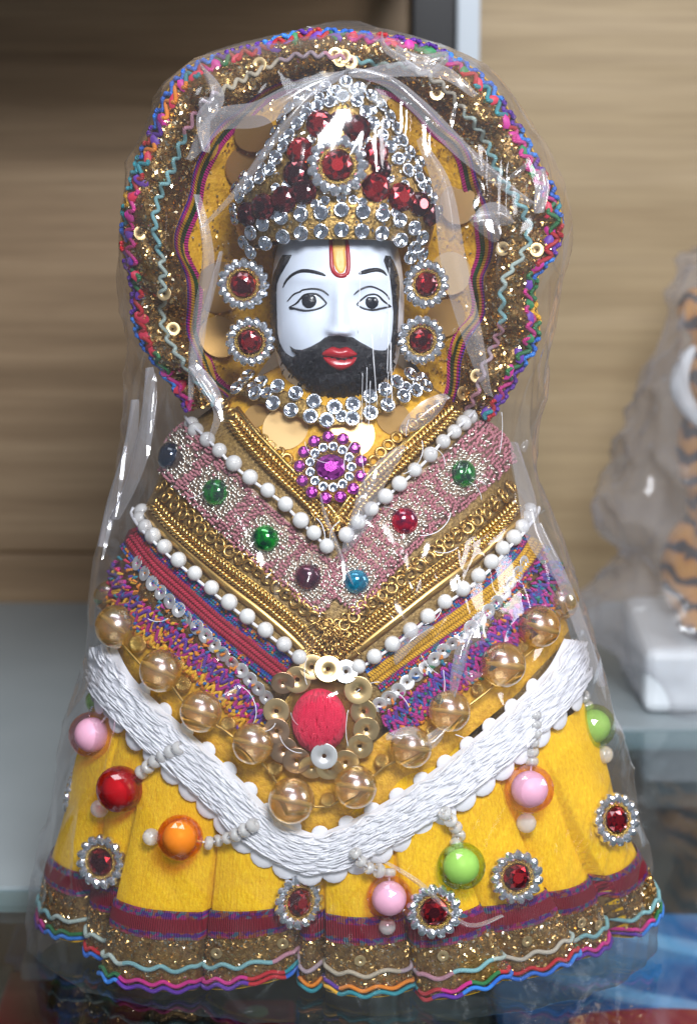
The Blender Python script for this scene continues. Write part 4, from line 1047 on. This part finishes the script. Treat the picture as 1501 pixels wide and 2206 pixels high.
# ------------------------------------------------------------------ the clear bag round the doll
M['film'] = clear_mat('film', (.985, .985, .985), (.86, .85, .87), .10, 1.0, ior=1.56)
m = M['film']; nt = m.node_tree
c = coords(m, 'Object', (1, .6, .45)); nz = noise_tex(m, c, 75, 3, .55)
bpn = N(m, 'ShaderNodeBump'); bpn.inputs['Strength'].default_value = .30; bpn.inputs['Distance'].default_value = .0012; L(m, nz, bpn.inputs['Height'])
for n_ in nt.nodes:
    if n_.type in ('BSDF_GLOSSY', 'LAYER_WEIGHT'): L(m, bpn.outputs[0], n_.inputs['Normal'])
def add_veil(m, amount, col=(.80, .79, .83)):
    nt = m.node_tree; out = nt.nodes['Material Output']; src = out.inputs['Surface'].links[0].from_socket
    df = N(m, 'ShaderNodeBsdfDiffuse'); df.inputs['Color'].default_value = (*col, 1); tl = N(m, 'ShaderNodeBsdfTranslucent'); tl.inputs['Color'].default_value = (*col, 1)
    mm = N(m, 'ShaderNodeMixShader'); L(m, df.outputs[0], mm.inputs[1]); L(m, tl.outputs[0], mm.inputs[2]); mm.inputs[0].default_value = .4
    mx = N(m, 'ShaderNodeMixShader'); lw = N(m, 'ShaderNodeLayerWeight'); lw.inputs['Blend'].default_value = .5
    pw = N(m, 'ShaderNodeMath', operation='POWER'); L(m, lw.outputs['Facing'], pw.inputs[0]); pw.inputs[1].default_value = 3.0
    ma = N(m, 'ShaderNodeMath', operation='MULTIPLY_ADD'); L(m, pw.outputs[0], ma.inputs[0]); ma.inputs[1].default_value = .09; ma.inputs[2].default_value = amount
    L(m, ma.outputs[0], mx.inputs[0]); L(m, src, mx.inputs[1]); L(m, mm.outputs[0], mx.inputs[2]); L(m, mx.outputs[0], out.inputs['Surface'])
add_veil(m, .026)
M['fold'] = clear_mat('fold', (.95, .95, .96), (.80, .80, .83), .20, 1.0, ior=1.7); add_veil(M['fold'], .20)  # doubled film; its whitish veil paints milky glare into the folds
M['crease'] = clear_mat('crease', (.97, .97, .98), (.80, .80, .83), .10, 1.0, ior=1.8); add_veil(M['crease'], .10)  # film of the added glint facets
BAG = [(66, 690, 800, .012), (88, 560, 905, .018), (122, 440, 1005, .0235), (180, 360, 1085, .0285), (280, 310, 1150, .0325), (380, 275, 1200, .0345), (480, 258, 1222, .0355), (620, 262, 1205, .0350), (740, 275, 1188, .0345), (850, 275, 1168, .0340), (950, 265, 1155, .0345), (1060, 250, 1162, .0360), (1180, 215, 1215, .0395), (1300, 192, 1258, .0425), (1450, 175, 1300, .0455), (1600, 136, 1342, .0468), (1750, 108, 1366, .0470), (1900, 74, 1408, .0468), (1990, 68, 1414, .0460), (2025, 76, 1408, .045), (2045, 130, 1360, .040)]
bag = Loft(BAG, .004, .05)
def crinkle(p, th, z):
    q = Vector((p.x * 60 + p.z * 26, p.y * 40, p.z * 22 - p.x * 14)); r1 = 1 - abs(mnoise.noise(q)) * 2
    q2 = Vector((p.x * 130 - p.z * 60, p.y * 90, p.z * 46 + p.x * 30)); r2 = 1 - abs(mnoise.noise(q2)) * 2
    d = .0014 * max(0, r1) ** 3 + .0007 * max(0, r2) ** 3
    return p + bag.nrm(th, z) * (d - .0004)
gv, gf, guv = bag.mesh(300, 420, crinkle)
bo = mk('plastic_bag', meshdata('plastic_bag', gv, gf, guv), M['film'])
tag(bo, 'clear crinkled plastic bag wrapped tightly round the bearded doll', 'bag')
GS = Surf(gv, gf)
sv_, sf_, _ = bag.mesh(160, 240, lambda p, th, z: p + bag.nrm(th, z) * .0011)
GF = Surf(sv_, sf_)
def fold(path, width, h=.0012, taper=True):
    tp = (lambda t: .15 + .85 * math.sin(PI * t) ** .7) if taper else None
    ribbon('film_fold', path, width * 1.25, GF, h * 1.3, M['fold'], bo, 7, 6, taper=tp, base=.0002, prof=lambda t: (1 - abs(2 * t - 1)) ** 1.3)
for pa, wd, h in (([(410, 345), (470, 262), (560, 245), (660, 190), (745, 160)], 44, .001), ([(440, 490), (520, 400), (600, 290), (680, 200), (740, 165)], 14, .0012),
                  ([(745, 158), (830, 175), (900, 230), (1000, 330), (1110, 420), (1140, 440)], 30, .0014), ([(750, 165), (870, 150), (960, 160), (1020, 210)], 26, .001),
                  ([(900, 300), (950, 400), (975, 560), (1010, 700), (1050, 850)], 44, .0014), ([(430, 420), (450, 560), (430, 700), (425, 800), (470, 880), (455, 950)], 26, .0016),
                  ([(480, 540), (450, 650), (420, 760), (415, 860)], 14, .0012), ([(420, 785), (450, 830), (480, 880)], 26, .002),
                  ([(330, 790), (320, 900), (300, 1000), (255, 1120)], 26, .0014), ([(300, 860), (285, 960), (250, 1080), (228, 1180)], 18, .0014),
                  ([(690, 1060), (700, 1110), (735, 1200), (760, 1260)], 9, .0012), ([(870, 960), (810, 1030), (780, 1110), (740, 1190)], 40, .0014),
                  ([(1030, 1320), (1000, 1380), (985, 1440), (970, 1500)], 24, .0022), ([(930, 1350), (880, 1380), (850, 1430)], 26, .0018),
                  ([(830, 1590), (880, 1580), (920, 1600), (960, 1560)], 28, .0018), ([(1100, 950), (1130, 1060), (1150, 1160), (1210, 1260)], 30, .0014),
                  ([(1150, 1130), (1200, 1230), (1240, 1330), (1290, 1480)], 22, .0012), ([(440, 150), (470, 210), (440, 260), (450, 330)], 26, .002),
                  ([(1150, 370), (1160, 410), (1150, 460)], 16, .002), ([(850, 110), (900, 130), (960, 125), (920, 160), (870, 140)], 10, .001), ([(820, 80), (830, 110), (880, 140)], 8, .001),
                  ([(960, 850), (900, 900), (860, 930)], 36, .0016), ([(1020, 480), (1060, 460), (1100, 480)], 40, .0012), ([(800, 1840), (900, 1900), (1000, 1990), (1080, 1970)], 10, .0010)):
    fold(pa, wd, h)

# film facets added as glints, each tilted to mirror the key lamp
KEY = Vector((0.07, -0.48, 0.42))
def crease(poly, lift=.0015, jit=.03):
    cu = sum(p[0] for p in poly) / len(poly); cv_ = sum(p[1] for p in poly) / len(poly)
    p0, n0 = GF.hit(cu, cv_); p0 = p0 + n0 * lift
    h = ((CAM - p0).normalized() + (KEY - p0).normalized()).normalized()
    h = (h + Vector((random.gauss(0, jit), 0, random.gauss(0, jit)))).normalized()
    pl = [(p.x, p.y) for p in smooth_path(poly, 7, True)[:-1]]; pts2 = [Vector(p) for p in pl]
    x0, x1 = min(p[0] for p in pl), max(p[0] for p in pl); y0, y1 = min(p[1] for p in pl), max(p[1] for p in pl); nb = len(pl)
    y = y0
    while y < y1:
        x = x0
        while x < x1:
            if inside((x, y), pl) and bdist((x, y), pl) > 4: pts2.append(Vector((x, y)))
            x += 7
        y += 7
    r = delaunay_2d_cdt(pts2, [], [list(range(nb))], 1, 1e-4); vs = []
    for p in r[0]:
        d = ray(p.x, p.y); q = CAM + d * ((p0 - CAM).dot(h) / d.dot(h))
        e = bdist((p.x, p.y), pl); b = max(0, 1 - e / 14)
        w_ = .00035 * mnoise.noise(Vector((p.x * .03, p.y * .02, cu)))
        vs.append(q + h * (w_ - .0007 * b * b))
    mk('film_glint', meshdata('film_glint', vs, [tuple(f) for f in r[2]]), M['crease'], bo)
for pl in ([(422, 786), (440, 795), (470, 850), (482, 900), (476, 905), (462, 860)], [(792, 1050), (812, 1000), (806, 1040), (775, 1090), (765, 1080)], [(760, 1110), (790, 1060), (780, 1110), (755, 1160)],
           [(1030, 1320), (1048, 1380), (1000, 1385)], [(990, 1385), (1010, 1380), (985, 1450), (975, 1440)], [(1000, 1445), (1040, 1450), (1010, 1475)], [(830, 1580), (895, 1575), (890, 1600), (860, 1605)],
           [(1150, 360), (1170, 395), (1162, 440), (1150, 445), (1155, 400)], [(1090, 385), (1130, 350), (1145, 345), (1120, 375)], [(430, 210), (470, 215), (465, 250), (440, 255)], [(520, 1470), (505, 1500), (470, 1505)],
           [(735, 1190), (745, 1230), (740, 1250)], [(905, 140), (940, 120), (960, 125), (930, 150)], [(970, 250), (985, 215), (975, 275)], [(660, 55), (690, 65), (675, 90)], [(1120, 960), (1138, 945), (1130, 975)], [(1010, 470), (1060, 455), (1080, 500), (1060, 520)],
           [(1085, 1230), (1100, 1270), (1092, 1275)], [(320, 870), (335, 800), (338, 880), (318, 990)], [(268, 960), (276, 950), (262, 1060), (250, 1110)], [(238, 1110), (246, 1100), (228, 1190), (220, 1200)]):
    crease(pl)

# fine scratches and hairs on the film
J = Join()
for q in range(40):
    if q < 12: u, v, a, ln, cv_ = random.uniform(770, 850), random.uniform(480, 900), PI / 2 + random.gauss(0, .06), random.uniform(30, 160), .0
    else: u, v, a, ln, cv_ = random.gauss(800, 170), random.uniform(880, 1640), random.random() * PI, random.uniform(30, 110), random.uniform(-1.6, 1.6)
    x, y = u, v; p3 = []
    for k in range(12):
        p, n = GS.hit(x, y); p3.append(p + n * .0002); x += math.cos(a) * ln / 11; y += math.sin(a) * ln / 11; a += cv_ / 11
    J.add(*tube_data(p3, random.uniform(.00004, .00010), 4))
J.obj('film_scratches', M['thread_white'], bo, 'stuff')

# ------------------------------------------------------------------ tiger figurine in its own bag, at the right edge
tg = bpy.data.objects.new('tiger_figurine', None); COL.objects.link(tg)
bx = PZ(1385, 1541, 0).x; by = PZ(1385, 1541, 0).y
tg.location = (bx + .06, by + .03, 0); WM[tg.name] = Matrix.Translation(tg.location)
tag(tg, 'orange striped tiger figurine on a white base at the right edge', 'figurine')
M['base_white'] = mat('base_white', (.74, .78, .82), .3)
box('base', (bx, by, .0003), (bx + .12, by + .06, .0205), M['base_white'], tg, .003)
m = mat('tiger_fur', (.6, .26, .03), .45); M['tiger_fur'] = m
wv = wave(m, coords(m, 'Object', (1, 1, 1)), 42, 'Z', dist=5.0, dscale=2)
L(m, ramp(m, wv, [(0, (.02, .012, .01)), (.30, (.03, .015, .01)), (.40, (.55, .22, .03)), (1, (.68, .32, .05))]), bsdf(m).inputs['Base Color'])
bm = bmesh.new()
hx, hz = bx + .0212, .098
for c_, r in (((hx + .012, by + .03, hz), (.021, .021, .019)), ((hx + .004, by + .012, hz - .007), (.011, .012, .009)), ((hx + .018, by + .034, .062), (.024, .023, .036)), ((hx + .03, by + .04, .038), (.030, .022, .020)),
              ((hx + .004, by + .022, .045), (.0085, .010, .026)), ((hx + .028, by + .022, .045), (.0085, .010, .026)), ((hx + .001, by + .016, .0255), (.011, .014, .0065)), ((hx + .026, by + .016, .0255), (.011, .014, .0065)),
              ((hx - .004, by + .034, hz + .019), (.007, .004, .008)), ((hx + .028, by + .034, hz + .019), (.007, .004, .008)), ((hx - .002, by + .034, .036), (.011, .017, .017)), ((hx + .004, by + .03, .075), (.014, .016, .020))):
    r_ = bmesh.ops.create_icosphere(bm, subdivisions=3, radius=1)
    for v in r_['verts']: v.co = Vector(c_) + Vector((v.co.x * r[0], v.co.y * r[1], v.co.z * r[2]))
to = mk('body', bm_mesh('body', bm, [M['tiger_fur']], True), None, tg)
md = to.modifiers.new('join', 'REMESH'); md.mode = 'VOXEL'; md.voxel_size = .0016; md.use_smooth_shade = True
md = to.modifiers.new('soft', 'SMOOTH'); md.iterations = 6; md.factor = .6
pts = [Vector((hx - .010 + .004 * math.cos(a) - .001, by + .016 + .002 * math.sin(a), hz + .013 * math.sin(a) - .004)) for a in [PI * .5 + PI * k / 12 for k in range(13)]]
tube('cheek_ruff', [Vector((hx - .008 - .006 * math.sin(PI * k / 12) + .010 * (k / 12) ** 2, by + .012, hz + .012 - .028 * k / 12)) for k in range(13)], [.0008 + .0022 * math.sin(PI * k / 12) ** .7 for k in range(13)], M['base_white'], tg, 10)
M['film2'] = clear_mat('film2', (.95, .95, .95), (.78, .76, .77), .10, 1.0, ior=1.5); add_veil(M['film2'], .21)
TB_ = [(560, 1500, 1640), (640, 1462, 1700), (760, 1420, 1740), (900, 1372, 1760), (1010, 1330, 1780), (1085, 1292, 1790), (1140, 1305, 1790), (1200, 1360, 1790), (1260, 1290, 1800), (1310, 1235, 1800), (1360, 1270, 1800), (1420, 1345, 1800), (1500, 1372, 1800)]
tb = Loft([(v, a, b, .036) for v, a, b in TB_], by + .028, .036)
def crk(p, th, z):
    q = Vector((p.x * 70, p.y * 60, p.z * 50)); d = .004 * max(0, 1 - 2 * abs(mnoise.noise(q))) ** 2 + .002 * mnoise.noise(q * 2.3)
    return p + tb.nrm(th, z) * d
tv, tf, tuv = tb.mesh(90, 140, crk)
tag(mk('plastic_bag', meshdata('plastic_bag', tv, tf, tuv), M['film2']), 'loose blurred plastic bag pulled over the tiger figurine', 'bag')

# ------------------------------------------------------------------ things under the glass, far out of focus
ZF = -.0655
m = mat('blue_print', (.02, .12, .45), .25, 0, Coat_Weight=.4); M['blue_print'] = m
f = noise_tex(m, coords(m, 'Object', (1, 1, 1)), 26, 2, .5)
wv = wave(m, coords(m, 'Object', (1, 1.4, 1)), 9, 'DIAGONAL', dist=7.0, dscale=.8)
L(m, mixmode(m, ramp(m, f, [(.35, (.03, .14, .55)), (.55, (.07, .38, .95)), (.75, (.30, .62, .95))]), ramp(m, wv, [(.86, (0, 0, 0)), (.97, (.35, .5, .62))]), 1.0, 'ADD'), bsdf(m).inputs['Base Color'])
M['card_grey'] = mat('card_grey', (.24, .27, .28), .4); M['card_dark'] = mat('card_dark', (.02, .022, .028), .4)
M['toy_red'] = mat('toy_red', (.62, .016, .035), .3); M['toy_cream'] = mat('toy_cream', (.62, .56, .26), .4); M['toy_white'] = mat('toy_white', (.7, .7, .82), .4); M['toy_blue'] = mat('toy_blue', (.06, .22, .65), .35)
def px_box(name, u0, v0, u1, v1, ztop, material, parent=None, h=None):
    a, b = PZ(u0, v0, ztop), PZ(u1, v1, ztop); c_ = PZ(u0, v1, ztop)
    return box(name, (min(a.x, b.x, c_.x), b.y, ztop - (h or (ztop - ZF))), (max(a.x, b.x), a.y, ztop), material, parent, .0015)
o = px_box('blue_packet', 1085, 1965, 1640, 2300, -.045, M['blue_print']); tag(o, 'glossy blue printed packet under the glass at the right', 'packet')
a = PZ(1430, 2195, -.044)
bm = bmesh.new(); bmesh.ops.create_uvsphere(bm, u_segments=24, v_segments=12, radius=.018)
for v in bm.verts: v.co = Vector((a.x + v.co.x * 1.4, a.y + v.co.y * .45 - .002, -.0443 + v.co.z * .02 + .0004))
mk('red_print', bm_mesh('red_print', bm, [M['toy_red']], True), None, o)
o = px_box('grey_carton', 870, 2080, 1078, 2300, -.05, M['card_grey']); tag(o, 'plain dark grey carton left of the blue packet under the glass', 'carton')
o = px_box('pale_carton', 800, 2085, 862, 2300, -.05, mat('card_pale', (.34, .38, .38), .4)); tag(o, 'narrow pale grey carton between the red toy and dark grey carton', 'carton')
o = bpy.data.objects.new('red_toy', None); COL.objects.link(o); a = PZ(555, 2180, -.05); o.location = (a.x, a.y, ZF); WM[o.name] = Matrix.Translation(o.location)
tag(o, 'round-ended red toy with one cream dot under the glass below the skirt', 'toy')
b1 = px_box('toy_body', 480, 2150, 632, 2235, -.05, M['toy_red'], o)
dd = PZ(553, 2184, -.05); bm = bmesh.new(); bmesh.ops.create_uvsphere(bm, u_segments=20, v_segments=10, radius=.0032)
mk('cream_dot', bm_mesh('cream_dot', bm, [M['toy_cream']], True), None, o, Matrix.Translation((dd.x, dd.y, -.0495)) @ Matrix.Diagonal((1, 1, .35, 1)))
o = px_box('black_carton', 330, 2135, 470, 2300, -.052, M['card_dark']); tag(o, 'black carton left of the red toy under the glass', 'carton')
o = bpy.data.objects.new('toy_packet', None); COL.objects.link(o); a = PZ(90, 2040, -.05); o.location = (a.x, a.y, ZF); WM[o.name] = Matrix.Translation(o.location)
tag(o, 'white, blue and red toy packet under the glass at the left edge', 'packet')
for u0, v0, u1, v1, k, z in ((-60, 1985, 30, 2080, 'card_grey', -.05), (34, 1985, 66, 2060, 'toy_blue', -.048), (70, 1990, 120, 2075, 'toy_white', -.045), (20, 2088, 112, 2240, 'toy_red', -.05), (116, 2070, 152, 2180, 'toy_blue', -.05), (246, 2120, 296, 2300, 'toy_red', -.054)):
    px_box('packet_panel', u0, v0, u1, v1, z, M[k], o)
